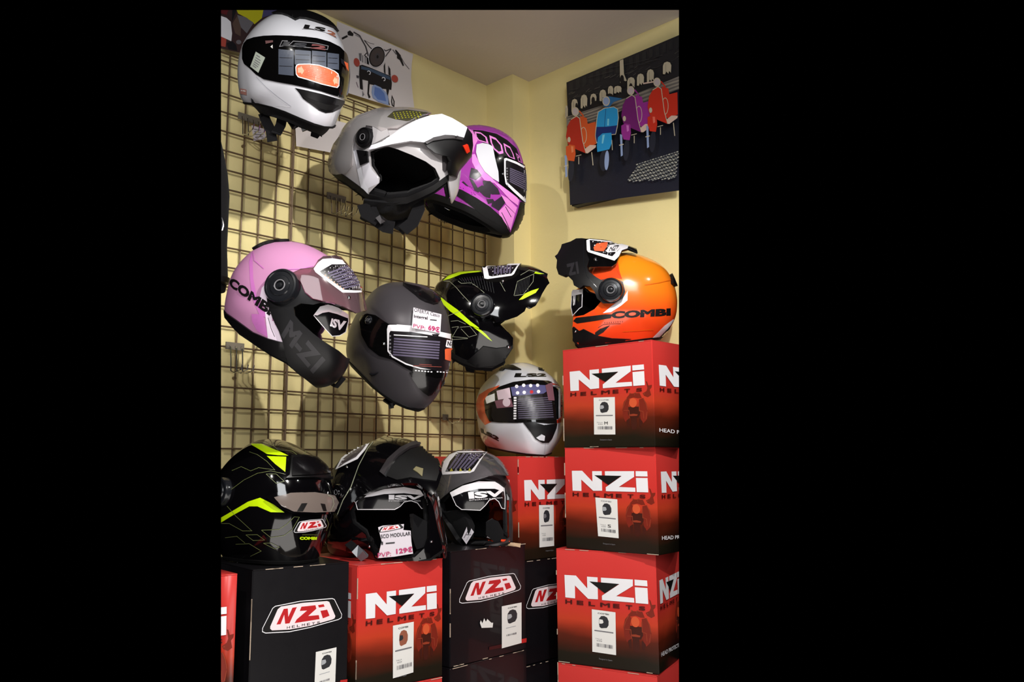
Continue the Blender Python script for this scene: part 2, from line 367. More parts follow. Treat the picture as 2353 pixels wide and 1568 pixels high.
def carton(z0, h, a, b, depth, kind, label, group, sticker=None, size=None, icon=None, art_left=False, flaps=True, art_front=True):
    """upright carton; front face runs from a (left, seen from the front) to b; body goes back from it"""
    a = Vector((a[0], a[1], ZC+z0)); b = Vector((b[0], b[1], ZC+z0)); u = b-a; wd = u.length; ux = u.normalized(); back = Vector((-ux.y, ux.x, 0))
    rot = Matrix((ux, back, Vector((0, 0, 1)))).transposed()
    root = empty('helmet_carton', a, rot, label, 'box', group)
    M = root.matrix_world
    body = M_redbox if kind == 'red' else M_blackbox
    bm = bmesh.new(); box_bm(bm, (0, 0, 0), (wd, depth, h-.001)); bmesh.ops.recalc_face_normals(bm, faces=bm.faces)
    bmesh.ops.bevel(bm, geom=bm.edges[:], offset=.0016, segments=2, affect='EDGES'); old = set(bm.faces); rr = random.Random(int(a.x*1e4)+int(z0*1e3))
    for k in range(9 if kind == 'black' else 5):       # worn paper edges
        x = rr.random()*wd*.9; L = .006+rr.random()*.03; zz = h-.0022 if rr.random() < .75 else .001
        box_bm(bm, (x, -.0018, zz), (min(wd, x+L), .0003, zz+.0014))
    for k in range(4 if kind == 'black' else 3):
        z = rr.random()*h*.85; L = .01+rr.random()*.05; box_bm(bm, (-.0008, -.0010, z), (.0008, .0006, min(h, z+L)))
    nw = [f for f in bm.faces if f not in old]; bmesh.ops.recalc_face_normals(bm, faces=nw)
    for f in nw: f.material_index = 1
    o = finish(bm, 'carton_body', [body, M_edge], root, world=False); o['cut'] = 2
    if flaps:                      # two closed lid flaps meeting in the middle, a little proud of the body
        for s in (0, 1):
            bm = bmesh.new(); x0, x1 = (0.0005, wd*.498) if s == 0 else (wd*.502, wd-.0005)
            vs = box_bm(bm, (x0, -.0012, h-.003), (x1, depth, h-.0004)); bmesh.ops.recalc_face_normals(bm, faces=bm.faces)
            bmesh.ops.bevel(bm, geom=bm.edges[:], offset=.0008, segments=1, affect='EDGES'); o = finish(bm, 'lid_flap', [body], root, world=False); o['cut'] = 2
    P0 = M.translation; X = ux*wd; Z = Vector((0, 0, h))
    if kind == 'red':
        if art_front: red_art(face_fn(P0, X, Z), False, sticker, size, icon).build('printed_logo', root)
        red_art(face_fn(P0+X, back*depth, Z), True).build('printed_logo', root)
        red_art(face_fn(P0+back*depth, -back*depth, Z), True).build('printed_logo', root)
    else: black_art(face_fn(P0, X, Z), sticker, icon).build('printed_logo', root)
    return root
SB = [(100, 125), (860, 65), (860, 1245), (95, 1405)]; HB = homog(SB, SQ); SF = homog([(0, 0), (1, 0), (1, 1), (0, 1)], [(0, 0), (1, 0), (1, 1), (0, 1)])
M_pinkw = mat('badge_white', (246, 226, 230), .45)
def badge(p, c, m_red, m_line, m_fill, m_txt, outer=.006):
    """rounded NZi HELMETS badge; c maps badge sketch coordinates to the surface"""
    out = [(190, 690), (190, 660), (265, 480), (285, 462), (480, 420), (730, 400), (748, 408), (808, 545), (805, 575), (785, 590), (560, 660), (400, 695), (215, 703)]
    p.polys([[c(*q) for q in out]], M_black)
    p.polys(stroke_poly([c(*q) for q in out], outer, True), m_line)
    ins = [(250, 665), (250, 645), (305, 490), (330, 465), (500, 435), (690, 422), (708, 430), (758, 560), (752, 580), (735, 590), (560, 645), (400, 675), (265, 680)]
    p.polys([[c(*q) for q in ins]], m_fill)
    N = [(352, 487), (384, 484), (389, 560), (420, 478), (455, 472), (400, 618), (366, 622), (357, 540), (330, 625), (298, 628)]
    Z = [(490, 470), (600, 458), (608, 490), (545, 555), (628, 548), (635, 585), (440, 617), (455, 585), (535, 505), (478, 508)]
    for q in (N, Z, [(620, 458), (664, 450), (672, 472), (628, 480)], [(640, 510), (692, 500), (712, 555), (660, 578)]): p.poly([c(*a) for a in q], m_red)
    for i, ch in enumerate('HELMETS'):
        x = 380+i*39; y = 655-i*6.5; p.text(ch, [c(x, y-9), c(x+24, y-13), c(x+24, y+9), c(x, y+12)], m_txt)
def black_art(fn, sticker=None, icon=None, big=False):
    p = Print(fn)
    if sticker != 'none': badge(p, HB, M_red, M_white, M_pinkw, M_black)
    if sticker and sticker != 'none':
        st, scrap = sticker
        c = HB; p.poly([c(480, 1200), c(860, 1135), c(858, 1180), c(480, 1235)], mat('faint_red_stripe', (60, 10, 12), .5))
        p.poly([c(805, 1135), c(860, 1128), c(858, 1172), c(805, 1182)], mat('stripe_red', (190, 36, 34), .5))
        q = [c(*a) for a in st]; p.poly(q, M_paper); f = homog(SQ, q); g = lambda x0, y0, x1, y1: [f(x0, y1), f(x1, y1), f(x1, y0), f(x0, y0)]
        icon = icon or IK; helmet_icon(p, lambda x, y: f(.52+x*.5, .71+y*.33), *icon); p.text('COMBI', g(.3, .91, .75, .94), M_black, .03)
        p.rows(g(.2, .44, .7, .47), 1, M_ik2, .5); p.bars(g(.22, .26, .72, .30), 14, M_grey)
        if scrap: p.poly([c(*a) for a in [(402, 985), (385, 930), (395, 900), (410, 935), (428, 880), (445, 920), (460, 890), (500, 935), (518, 935), (512, 988)]], M_paper)
    return p
GC = 'helmet cartons stacked in the corner'
ST1 = [(470, 830), (755, 820), (762, 1318), (475, 1320)]
ST2 = [(455, 800), (745, 795), (762, 1300), (490, 1300)]
IK = (M_dk, M_ik2)
# right hand column (fronts face the left wall)
carton(-.50, .278, (1.700, 1.395), (1.775, 1.150), .235, 'red', 'red helmet carton third from the top of the right stack, black helmet sticker', GC, ST1, None, (M_dk, M_paper))
carton(-.222, .255, (1.722, 1.380), (1.750, 1.125), .25, 'red', 'red helmet carton with size S sticker, under the size M carton', GC, ST2, 'S', IK)
carton(.033, .257, (1.726, 1.384), (1.724, 1.108), .27, 'red', 'red helmet carton with size M sticker carrying the orange helmet', GC, ST1, 'M', IK)
carton(-.776, .275, (1.700, 1.395), (1.765, 1.150), .235, 'red', 'red helmet carton lowest in the right stack, only its top strip in view', GC)
# behind: red carton in the shade with the white and orange helmet on it
carton(-.259, .270, (1.655, 1.482), (1.900, 1.482), .345, 'red', 'red helmet carton half in shade under the white helmet with orange cheeks', GC, [(420, 790), (720, 775), (730, 1330), (430, 1340)], None, (M_dk, M_grey))
carton(-.520, .260, (1.655, 1.482), (1.900, 1.482), .345, 'black', 'black helmet carton in the gap between the two stacks, badge half hidden', GC)
carton(-.775, .254, (1.662, 1.478), (1.905, 1.482), .34, 'black', 'black helmet carton lowest in the gap between the two stacks', GC)
# front row
carton(-.467, .258, (1.362, 1.432), (1.638, 1.445), .25, 'black', 'black helmet carton with a torn white scrap, under the open-faced helmet', GC, ([(610, 760), (812, 728), (808, 1178), (608, 1225)], True), (M_olive, M_paper))
carton(-.775, .307, (1.360, 1.431), (1.640, 1.446), .25, 'black', 'black helmet carton below the one with the torn white scrap', GC, 'none')
carton(-.478, .258, (1.102, 1.441), (1.332, 1.425), .25, 'red', 'red helmet carton in the front row under the helmet priced 129 euros', GC, [(505, 830), (800, 800), (815, 1370), (525, 1400)], None, (M_brown, M_dk))
carton(-.775, .296, (1.102, 1.441), (1.332, 1.425), .25, 'red', 'red helmet carton directly below the front row red one, barely in view', GC)
carton(-.475, .263, (.872, 1.475), (1.090, 1.455), .25, 'black', 'black helmet carton with a pink-red badge at the lower left of the row', GC, ([(610, 880), (770, 840), (765, 1210), (603, 1275)], False), (M_olive, M_olive))
carton(-.775, .299, (.872, 1.475), (1.090, 1.455), .25, 'black', 'black helmet carton beneath the lower left black one', GC, 'none')
carton(-.478, .262, (.600, 1.498), (.840, 1.476), .25, 'red', 'red helmet carton cut by the left edge of the view', GC)
carton(-.775, .296, (.600, 1.498), (.840, 1.476), .25, 'red', 'red helmet carton beneath the leftmost red one', GC)
# ------------------------------------------------------------------ helmets
PROF = [(16.3, -8.5), (17.0, -5.5), (16.6, -2), (16.1, 1), (15.0, 4.5), (12.8, 8.3), (9.5, 11.4), (5, 13.6), (0, 14.5), (-5, 14.0), (-9.5, 11.9), (-12.8, 8.3), (-14.6, 3.5), (-15, -1.5), (-14.3, -6.5), (-12.6, -11), (-9.5, -15.5), (0, -17), (9, -16.5), (14, -13.2), (15.5, -11)]
def prof_fn(P):
    a = np.array([math.atan2(z, x) for x, z in P]); r = np.array([math.hypot(x, z)/100 for x, z in P]); i = np.argsort(a); a, r = a[i], r[i]
    t = np.linspace(-math.pi, math.pi, 721)[:-1]; y = np.interp(t, a, r, period=2*math.pi)
    k = np.exp(-.5*(np.arange(-24, 25)/8.)**2); k /= k.sum(); y = np.convolve(np.r_[y[-24:], y, y[:24]], k, 'valid')
    return lambda q: np.interp(q, t, y, period=2*math.pi)
def sstep(x): x = np.clip(x, 0, 1); return x*x*(3-2*x)
BELOW = -.118
RIM = [(-.3, -.108), (-.3, .3), (.3, .3), (.3, -.122), (.05, -.120)]
def off_poly(P, d): return [(x, z+d) if z < 0 else (x, z) for x, z in P]
def thicken(bm, th):
    """give an open skin real thickness inwards"""
    bm.normal_update(); top = list(bm.faces); bd = [(e, e.link_loops[0]) for e in bm.edges if len(e.link_faces) == 1]
    bd = [(l.vert, l.link_loop_next.vert) for e, l in bd]; pr = {v: bm.verts.new(v.co-v.normal*th) for v in list(bm.verts)}
    for f in top:
        try: bm.faces.new([pr[v] for v in reversed(f.verts)])
        except ValueError: pass
    for a, b in bd:
        try: bm.faces.new((b, a, pr[a], pr[b]))
        except ValueError: pass
HL = []
class Helmet:
    def __init__(s, name, label, cat, fwd, up, px, Y, scale=1., prof=PROF, width=.124, chin=.26, res=(132, 52), sc3=(1, 1, 1), group=None, outline=None, jet=False, rim=(-.100, -.128), zmin=None):
        f = cdir(*fwd); u = cdir(*up); l = u.cross(f).normalized(); u = f.cross(l).normalized()
        loc = on_axis(px[0], px[1], 1, Y) if not isinstance(Y, tuple) else on_axis(px[0], px[1], 0, Y[0])
        s.root = empty(name, loc, Matrix((f, l, u)).transposed(), label, cat, group); s.M = s.root.matrix_world.copy(); s.sc = scale
        NA, NB = res; rf = prof_fn(prof); p = .84
        a = np.linspace(0, 2*math.pi, NA, endpoint=False); b = np.linspace(-math.pi/2, math.pi/2, NB+1)[1:-1]
        A, B = np.meshgrid(a, b, indexing='ij'); c = np.cos(B)**p; rr = rf(np.where(A > math.pi, A-2*math.pi, A))
        X, Z = rr*np.cos(A)*c, rr*np.sin(A)*c
        g = 1-chin*sstep((X-.02)/.14)*sstep((.10-Z)/.14)-.10*sstep((-Z-.03)/.1)
        Yv = width*g*np.sign(B)*np.abs(np.sin(B))**p
        s.P = np.stack([X*sc3[0], Yv*sc3[1], Z*sc3[2]], -1)*scale
        rx = lambda x: rim[0]+(rim[1]-rim[0])*(x+.13)/.28
        s.rim = [(-.3, rx(-.3)), (-.3, .3), (.3, .3), (.3, rx(.3))]; s.rimf = rx
        s.NA, s.nb = NA, NB-1; s.outer = []; s.zmin = zmin; HL.append((s, name, label)); s.poles = [np.array((0, q*width*scale*sc3[1], 0)) for q in (-1, 1)]
        if outline: s.fit_outline(outline, X, Z, jet)
    def fit_outline(s, outline, X, Z, jet):
        """swell or narrow the skin about its own centre so that its contour has the proportions of this particular helmet"""
        R3 = np.array(s.M.to_3x3()); t = np.array(s.M.translation); c0 = np.array(proj(t)); cam_ = np.array(CAM)
        A = np.array([_R, _U, _F])
        def pj(Q):
            q = (Q @ R3.T+t-cam_) @ A.T; return np.stack([CX+FP*q[..., 0]/q[..., 2], CY-FP*q[..., 1]/q[..., 2]], -1), q
        keep = Z > s.rimf(X)-.006
        if jet: keep &= ~((X > .05) & (Z < .06))
        pp, _ = pj(s.P); d = pp-c0; th = np.arctan2(d[..., 1], d[..., 0]); r = np.hypot(d[..., 0], d[..., 1])
        nb = 72; ks = np.zeros(nb); O = np.array(outline)-c0
        for i in range(nb):
            a = (i+.5)/nb*2*math.pi-math.pi; u = np.array((math.cos(a), math.sin(a)))
            m = keep & (np.abs((th-a+math.pi) % (2*math.pi)-math.pi) < math.pi/nb*1.6); rs = r[m].max() if m.any() else 1
            best = 0
            for p, q in zip(O, np.roll(O, -1, 0)):
                e = q-p; den = u[0]*e[1]-u[1]*e[0]
                if abs(den) < 1e-9: continue
                T = (p[0]*e[1]-p[1]*e[0])/den; S = (p[0]*u[1]-p[1]*u[0])/den
                if T > 0 and -1e-6 <= S <= 1+1e-6: best = max(best, T)
            ks[i] = min(1.2, max(.86, best/rs)) if best else 1
        w_ = np.array([.1, .2, .4, .2, .1]); ks = np.convolve(np.r_[ks[-2:], ks, ks[:2]], w_, 'valid')
        cen = (np.arange(nb)+.5)/nb*2*math.pi-math.pi
        def warp(Q):
            p_, q = pj(Q); d = p_-c0; th = np.arctan2(d[..., 1], d[..., 0]); k = np.interp(th, cen, ks, period=2*math.pi)
            rr = np.hypot(d[..., 0], d[..., 1])/110.; k = 1+(k-1)*sstep(rr*1.4)
            g = Q @ R3.T; v = np.array(_F); v = (t-cam_)/np.linalg.norm(t-cam_); al = (g @ v)[..., None]*v; g2 = al+(g-al)*k[..., None]
            return g2 @ R3
        s.P = warp(s.P); s.poles = [warp(q) for q in s.poles]
    def grid(s):
        bm = bmesh.new(); v = [[bm.verts.new(s.P[i, j]) for j in range(s.nb)] for i in range(s.NA)]
        for i in range(s.NA):
            k = (i+1) % s.NA
            for j in range(s.nb-1): bm.faces.new((v[i][j], v[i][j+1], v[k][j+1], v[k][j]))
        for j, y in ((0, -1), (s.nb-1, 1)):
            q = bm.verts.new(s.poles[0 if y < 0 else 1])
            for i in range(s.NA):
                k = (i+1) % s.NA
                bm.faces.new((v[i][j], v[k][j], q) if y > 0 else (v[k][j], v[i][j], q))
        bmesh.ops.recalc_face_normals(bm, faces=bm.faces); bm.normal_update(); return bm
    def part(s, name, m, inc=(), exc=(), off=0, th=.004, rot=None, parent=None, label=None, outer=True, side=0, grow=0, smooth_ang=50, scl=1., fn=None, proj='xz', pxinc=(), pxexc=(), facing=-.3, cuts=()):
        """piece of the helmet surface cut out by outlines drawn in side view (x forward, z up, metres); side=+1/-1 keeps one half"""
        bm = s.grid(); ax = (0, 2) if proj == 'xz' else (1, 2)
        for P, keep in [(p, True) for p in inc]+[(p, False) for p in exc]:
            P = [(x*s.sc, z*s.sc) for x, z in P]
            for i in range(len(P)):
                a = Vector(P[i]); b = Vector(P[(i+1) % len(P)]); d = b-a
                if d.length < 1e-6: continue
                n2 = Vector((-d.y, d.x)).normalized(); lo = (min(a.x, b.x)-.004, min(a.y, b.y)-.004); hi = (max(a.x, b.x)+.004, max(a.y, b.y)+.004)
                fs = []
                for f in bm.faces:
                    xs = [v.co[ax[0]] for v in f.verts]; zs = [v.co[ax[1]] for v in f.verts]
                    if max(xs) < lo[0] or min(xs) > hi[0] or max(zs) < lo[1] or min(zs) > hi[1]: continue
                    fs.append(f)
                if not fs: continue
                g = set(fs)
                for f in fs: g.update(f.edges); g.update(f.verts)
                co = [0, 0, 0]; no = [0, 0, 0]; co[ax[0]], co[ax[1]] = a; no[ax[0]], no[ax[1]] = n2
                bmesh.ops.bisect_plane(bm, geom=list(g), plane_co=co, plane_no=no, dist=1e-5)
            fl = list(bm.faces); c = np.array([tuple(f.calc_center_median()) for f in fl]); ins = even_odd([P], c[:, ax[0]], c[:, ax[1]])
            if proj == 'yz': ins &= c[:, 0] > 0
            bmesh.ops.delete(bm, geom=[f for f, q in zip(fl, ins) if q != keep], context='FACES')
        if scl != 1.:
            for v in bm.verts: v.co = Vector(v.co)*scl if not isinstance(scl, tuple) else Vector([a*b for a, b in zip(v.co, scl)])
        if rot:
            (px, pz), ang = rot; bm.transform(Matrix.Translation((px*s.sc, 0, pz*s.sc)) @ Matrix.Rotation(-ang, 4, 'Y') @ Matrix.Translation((-px*s.sc, 0, -pz*s.sc)))
        if pxinc or pxexc: s.pxcut(bm, pxinc, pxexc, facing)
        if cuts: s.pxcut(bm, (), cuts, -2)
        if s.zmin is not None:
            inv = s.M.inverted(); bmesh.ops.bisect_plane(bm, geom=bm.verts[:]+bm.edges[:]+bm.faces[:], plane_co=inv @ Vector((0, 0, s.zmin+.0015)), plane_no=(s.M.to_3x3().transposed() @ Vector((0, 0, 1))), clear_inner=True)
        if side:
            g = bm.verts[:]+bm.edges[:]+bm.faces[:]; bmesh.ops.bisect_plane(bm, geom=g, plane_co=(0, .0, 0), plane_no=(0, side, 0), clear_inner=True)
        if not bm.faces: bm.free(); return None
        bm.normal_update()
        if off:
            for v, n in [(v, v.normal.copy()) for v in bm.verts]: v.co += n*off
        if fn:
            for v in bm.verts: v.co = Vector(fn(v.co))
        if th:
            thicken(bm, th)
        bm.normal_update()
        o = finish(bm, name, m, parent or s.root, angle=smooth_ang, world=False)
        if parent is not None and parent is not s.root: o.matrix_parent_inverse = Matrix(); 
        if label: o['label'] = label
        if outer: s.outer.append(o)
        return o
    def pxcut(s, bm, inc, exc, facing):
        cl = s.M.inverted() @ CAM; RM = s.M.to_3x3().inverted(); pj = lambda co: proj(s.M @ co)
        for P, keep in [(p, True) for p in inc]+[(p, False) for p in exc]:
            bm.normal_update(); xs = [p[0] for p in P]; ys = [p[1] for p in P]; lo = (min(xs)-8, min(ys)-8); hi = (max(xs)+8, max(ys)+8)
            def cand():
                r = []
                for f in bm.faces:
                    c = f.calc_center_median()
                    if f.normal.dot((cl-c).normalized()) < facing: continue
                    q = pj(c)
                    if lo[0] < q[0] < hi[0] and lo[1] < q[1] < hi[1]: r.append(f)
                return r
            cf = set(cand())
            for i in range(len(P)):
                a, b = P[i], P[(i+1) % len(P)]
                if abs(a[0]-b[0])+abs(a[1]-b[1]) < .01: continue
                ra, rb = RM @ ray(*a), RM @ ray(*b); no = ra.cross(rb).normalized()
                l2 = (min(a[0], b[0])-7, min(a[1], b[1])-7); h2 = (max(a[0], b[0])+7, max(a[1], b[1])+7); fs = []
                for f in cf:
                    if not f.is_valid: continue
                    q = pj(f.calc_center_median())
                    if l2[0] < q[0] < h2[0] and l2[1] < q[1] < h2[1]: fs.append(f)
                if not fs: continue
                g = set(fs)
                for f in fs: g.update(f.edges); g.update(f.verts)
                r = bmesh.ops.bisect_plane(bm, geom=list(g), plane_co=cl, plane_no=no, dist=1e-6)
                cf.update(x for x in r['geom'] if isinstance(x, bmesh.types.BMFace)); cf = {f for f in cf if f.is_valid}
            c = {f: pj(f.calc_center_median()) for f in bm.faces}; fl = list(bm.faces); bm.normal_update()
            ins = even_odd([P], np.array([c[f][0] for f in fl]), np.array([c[f][1] for f in fl]))
            fac = np.array([f.normal.dot((cl-f.calc_center_median()).normalized()) >= facing for f in fl]); ins &= fac
            bmesh.ops.delete(bm, geom=[f for f, q in zip(fl, ins) if q != keep], context='FACES')
    def bvh(s, objs=None):
        V = []; Fc = []
        for o in (objs or s.outer):
            M = s.M; b = len(V); V += [M @ v.co for v in o.data.vertices]; Fc += [[b+i for i in p.vertices] for p in o.data.polygons]
        return BVHTree.FromPolygons(V, Fc, epsilon=0)
    def px(s, objs=None, step=5, off=.0006):
        """printing and stickers: traced outline points are carried on to the helmet's skin where it is seen"""
        T = s.bvh(objs)
        def fn(x, y):
            d = ray(x, y).normalized(); h = T.ray_cast(CAM, d)
            if h[0] is None: return None
            n = h[1] if h[1].dot(d) < 0 else -h[1]
            # smooth the facet normal with its neighbours
            if -n.dot(d) < .05: return None
            return h[0], n
        return Print(fn, step, off)
    def disc(s, name, m, x, z, r, h, parent=None, side=-1, rot=None, n=40, prof=None, y0=None, label=None, outer=True, dome=.3):
        """round boss on the helmet's side, centred at side view point x, z"""
        T = BVHTree.FromBMesh(s.grid()); x *= s.sc; z *= s.sc; r *= s.sc
        hit = T.ray_cast(Vector((x, side*.5, z)), Vector((0, -side, 0))); c = hit[0]; nn = hit[1]; nn = nn if nn.y*side > 0 else -nn
        if y0 is not None: c = c+nn*y0
        t = nn.orthogonal().normalized(); b_ = nn.cross(t); bm = bmesh.new(); rings = []
        pr = prof or [(1, -.012), (1, h*.55), (.95, h*.85), (.85, h), (.0, h*(1+dome))]
        for q, hh in pr:
            if q == 0: rings.append([bm.verts.new(c+nn*hh)])
            else: rings.append([bm.verts.new(c+nn*hh+(t*math.cos(a)+b_*math.sin(a))*r*q) for a in [2*math.pi*k/n for k in range(n)]])
        for A, B in zip(rings, rings[1:]):
            for k in range(n):
                if len(B) == 1: bm.faces.new((A[k], A[(k+1) % n], B[0]))
                else: bm.faces.new((A[k], A[(k+1) % n], B[(k+1) % n], B[k]))
        if len(rings[-1]) > 1: bm.faces.new(rings[-1])
        bmesh.ops.recalc_face_normals(bm, faces=bm.faces)
        if bm.faces[0].normal.dot(c-nn*1) is None: pass
        if rot:
            (px, pz), ang = rot; bm.transform(Matrix.Translation((px*s.sc, 0, pz*s.sc)) @ Matrix.Rotation(-ang, 4, 'Y') @ Matrix.Translation((-px*s.sc, 0, -pz*s.sc)))
        o = finish(bm, name, m, parent or s.root, world=False)
        if label: o['label'] = label
        if outer: s.outer.append(o)
        return o
    def local(s, *p): return s.M @ Vector([c*s.sc for c in p])
    def L(s, name, bm, m, label=None, smooth=True):
        o = finish(bm, name, m, s.root, smooth=smooth)          # bm given in world space
        if label: o['label'] = label
        return o
    def lug(s, polys, name, m, h=.004, objs=None, step=6, label=None, inset=.0, base=-.002):
        """raised piece: traced outline on the skin, given real thickness"""
        pr = s.px(objs, step, 0)
        V, T = tri2d([polys], step); bm = bmesh.new(); vs = {}
        for t in T:
            r = []
            for i in t:
                if i not in vs:
                    q = pr.at(*V[i]); vs[i] = None if q is None else (bm.verts.new(q[0]+q[1]*h), bm.verts.new(q[0]+q[1]*base), q[1])
                r.append(vs[i])
            if None in r: continue
            a, b, c = [q[0].co for q in r]
            if max((a-b).length, (b-c).length, (c-a).length) > .06: continue
            if (b-a).cross(c-a).dot(r[0][2]) < 0: r = r[::-1]
            try: bm.faces.new([q[0] for q in r]); bm.faces.new([q[1] for q in r[::-1]])
            except ValueError: pass
        pair = {q[0]: q[1] for q in vs.values() if q}
        for e in list(bm.edges):
            a, b = e.verts
            if a in pair and b in pair and len(e.link_faces) == 1:
                f = e.link_faces[0]; L_ = [l for l in f.loops if l.edge == e][0]; a, b = L_.vert, L_.link_loop_next.vert
                try: bm.faces.new((b, a, pair[a], pair[b]))
                except ValueError: pass
        bmesh.ops.delete(bm, geom=[v for v in bm.verts if not v.link_faces], context='VERTS')
        return s.L(name, bm, m, label)
M_gwhite = mat('gloss_white_shell', (214, 214, 221), .16, coat=.6)
M_pearl = mat('gloss_silver_shell', (176, 172, 174), .2, coat=.5)
M_purple = mat('purple_shell', (164, 62, 164), .22, coat=.5)
M_pink = mat('matt_pink_shell', (200, 138, 180), .38, coat=.1)
M_gun = mat('matt_gunmetal_shell', (70, 66, 70), .40, .25)
M_gblack = mat('gloss_black_shell', (8, 7, 9), .08, coat=.7)
M_mblack = mat('matt_black_plastic', (13, 12, 14), .38, spec=.35)
M_satin = mat('satin_grey_black_shell', (58, 54, 56), .36, .2)
M_rubber = mat('black_rubber', (11, 10, 11), .6, spec=.3)
M_fabric = mat('black_liner_cloth', (11, 10, 13), .95, bump=.4, bscale=700, sheen=.04, spec=.25)
M_orange = mat('gloss_orange_shell', (255, 122, 12), .2, coat=.6)
M_neon = mat('neon_yellow', (200, 236, 10), .3, coat=.4)
M_line = mat('pale_line', (150, 152, 130), .35)
M_smoke = glass('smoked_visor', (70, 66, 64), .35, .03)
M_dark = glass('dark_visor', (28, 26, 28), .55, .03)
M_clear = glass('clear_visor', (222, 216, 220), .10, .03)
M_rose = glass('rose_clear_visor', (190, 150, 160), .16, .03)
M_hub = mat('pivot_plastic', (24, 25, 29), .22, coat=.4)
def crop(x0, y0, k): return lambda *p: [(x0+x/k, y0+y/k) for x, y in p]
C1 = crop(500, 10, 4.48); C2 = crop(740, 230, 4.612); C3 = crop(500, 530, 3.646); C4 = crop(980, 530, 3.988); C5 = crop(500, 960, 3.268); C6 = crop(1080, 770, 2.904)
def shell(H, m, openings=(), rim=None, band=.009, exc=(), liner=True, roll=True, line=None, bw=9, cuts=(), facing=-.3, rollw=12):
    """outer shell with its face opening, rubber rim, padded lining and neck roll; line is the traced lower rim"""
    if line:
        dn = lambda d: [(x, y+d) for x, y in line]+[(line[-1][0]+60, line[-1][1]+400), (line[0][0]-60, line[0][1]+400)]
        sh = H.part('shell', m, pxexc=openings, facing=facing, cuts=[dn(0)]+list(cuts))
        strip = [(x, y-bw) for x, y in line]+[(x, y+1) for x, y in line[::-1]]
        H.part('edge_trim', M_rubber, pxinc=[strip], off=.0016, th=.005, facing=-2, cuts=list(cuts))
        if liner: H.part('lining', M_fabric, pxexc=openings, off=-.014, th=.006, outer=False, facing=facing, cuts=[dn(-2)]+list(cuts))
        s2 = [(x, y-bw-6) for x, y in line]+[(x, y+rollw) for x, y in line[::-1]]
        if roll: H.part('neck_roll', M_fabric, pxinc=[s2], off=-.008, th=.014, outer=False, facing=-2, cuts=list(cuts))
        return sh
    rim = rim or H.rim
    sh = H.part('shell', m, inc=[rim], exc=exc, pxexc=openings, facing=facing, cuts=cuts)
    dn = lambda d: [(x, z+d) if z < 0 else (x, z) for x, z in rim]
    H.part('edge_trim', M_rubber, inc=[dn(-band)], exc=[dn(.005)]+list(exc), pxexc=openings, off=.0014, th=.004, facing=facing, cuts=cuts)
    if liner: H.part('lining', M_fabric, inc=[dn(-.004)], exc=exc, pxexc=openings, off=-.014, th=.006, outer=False, facing=facing, cuts=cuts)
    if roll: H.part('neck_roll', M_fabric, inc=[dn(-.018)], exc=[dn(.010)]+list(exc), pxexc=openings, off=-.006, th=.014, outer=False, facing=facing, cuts=cuts)
    return sh
M_rows = mat('label_rows', (92, 84, 106), .5); M_lab = mat('label_dark', (18, 14, 18), .35); M_frame = mat('label_frame', (236, 232, 236), .4)
M_oran = mat('sticker_orange', (226, 98, 56), .4); M_card = mat('price_card_paper', (212, 204, 212), .8); M_pinktxt = mat('price_ink_pink', (180, 30, 96), .6); M_txt = mat('ink_dark', (18, 16, 22), .6)
M_tape = glass('clear_tape', (235, 232, 235), .08, .08)
def vlabel(p, outer, inner, rq, n, dots=None, nd=6, dr=2.0, dm=None):
    p.poly(outer, M_frame); p.poly(inner, M_lab); p.rows(rq, n, M_rows, .62, 0, 1)
    if dots:
        (a, b), (c, d) = dots
        for i in range(nd):
            t = i/(nd-1); p.ell(a+(c-a)*t, b+(d-b)*t, dr, dr, dm or M_grey, 8)
def card_plane(H, px, lift=.012):
    T = H.bvh(); hs = [T.ray_cast(CAM, ray(*q).normalized())[0] for q in px]; hs = [h for h in hs if h]
    c = sum(hs, Vector())/len(hs); n = ((hs[1]-hs[0]).cross(hs[2]-hs[0])).normalized(); n = n if n.dot(CAM-c) > 0 else -n
    d = max((h-c).dot(n) for h in hs); return c+n*(d+lift), n
def card(name, label, quad, co, n, draw, cat='price card', th=.0006, step=None, parent=None):
    fn = lambda x, y: (on_plane(x, y, co, n), n)
    P = [fn(*q)[0] for q in quad]; bm = bmesh.new(); a = [bm.verts.new(v) for v in P]; b = [bm.verts.new(v-n*th) for v in P]
    bm.faces.new(a); bm.faces.new(b[::-1]); k = len(a)
    for i in range(k): bm.faces.new((a[i], b[i], b[(i+1) % k], a[(i+1) % k]))
    bmesh.ops.recalc_face_normals(bm, faces=bm.faces)
    r = empty(name, sum(P, Vector())/k, None, label, cat) if parent is None else parent
    finish(bm, 'card_sheet' if parent is None else 'inner_label', M_card, r, smooth=False); p = Print(fn, None, .0005); draw(p); p.build('printed_text', r); return r
def straps(H, name, paths, w_=.02, th=.002, m=None, wdir=None):
    for pts in paths:
        bm = bmesh.new(); W = []
        for x, y, dz in pts:
            c = H.M.translation-_F*dz; W.append(on_plane(x, y, c, _F))
        strap_bm(bm, W, wdir or _R, w_, th); H.L(name, bm, m or M_fabric, smooth=False)
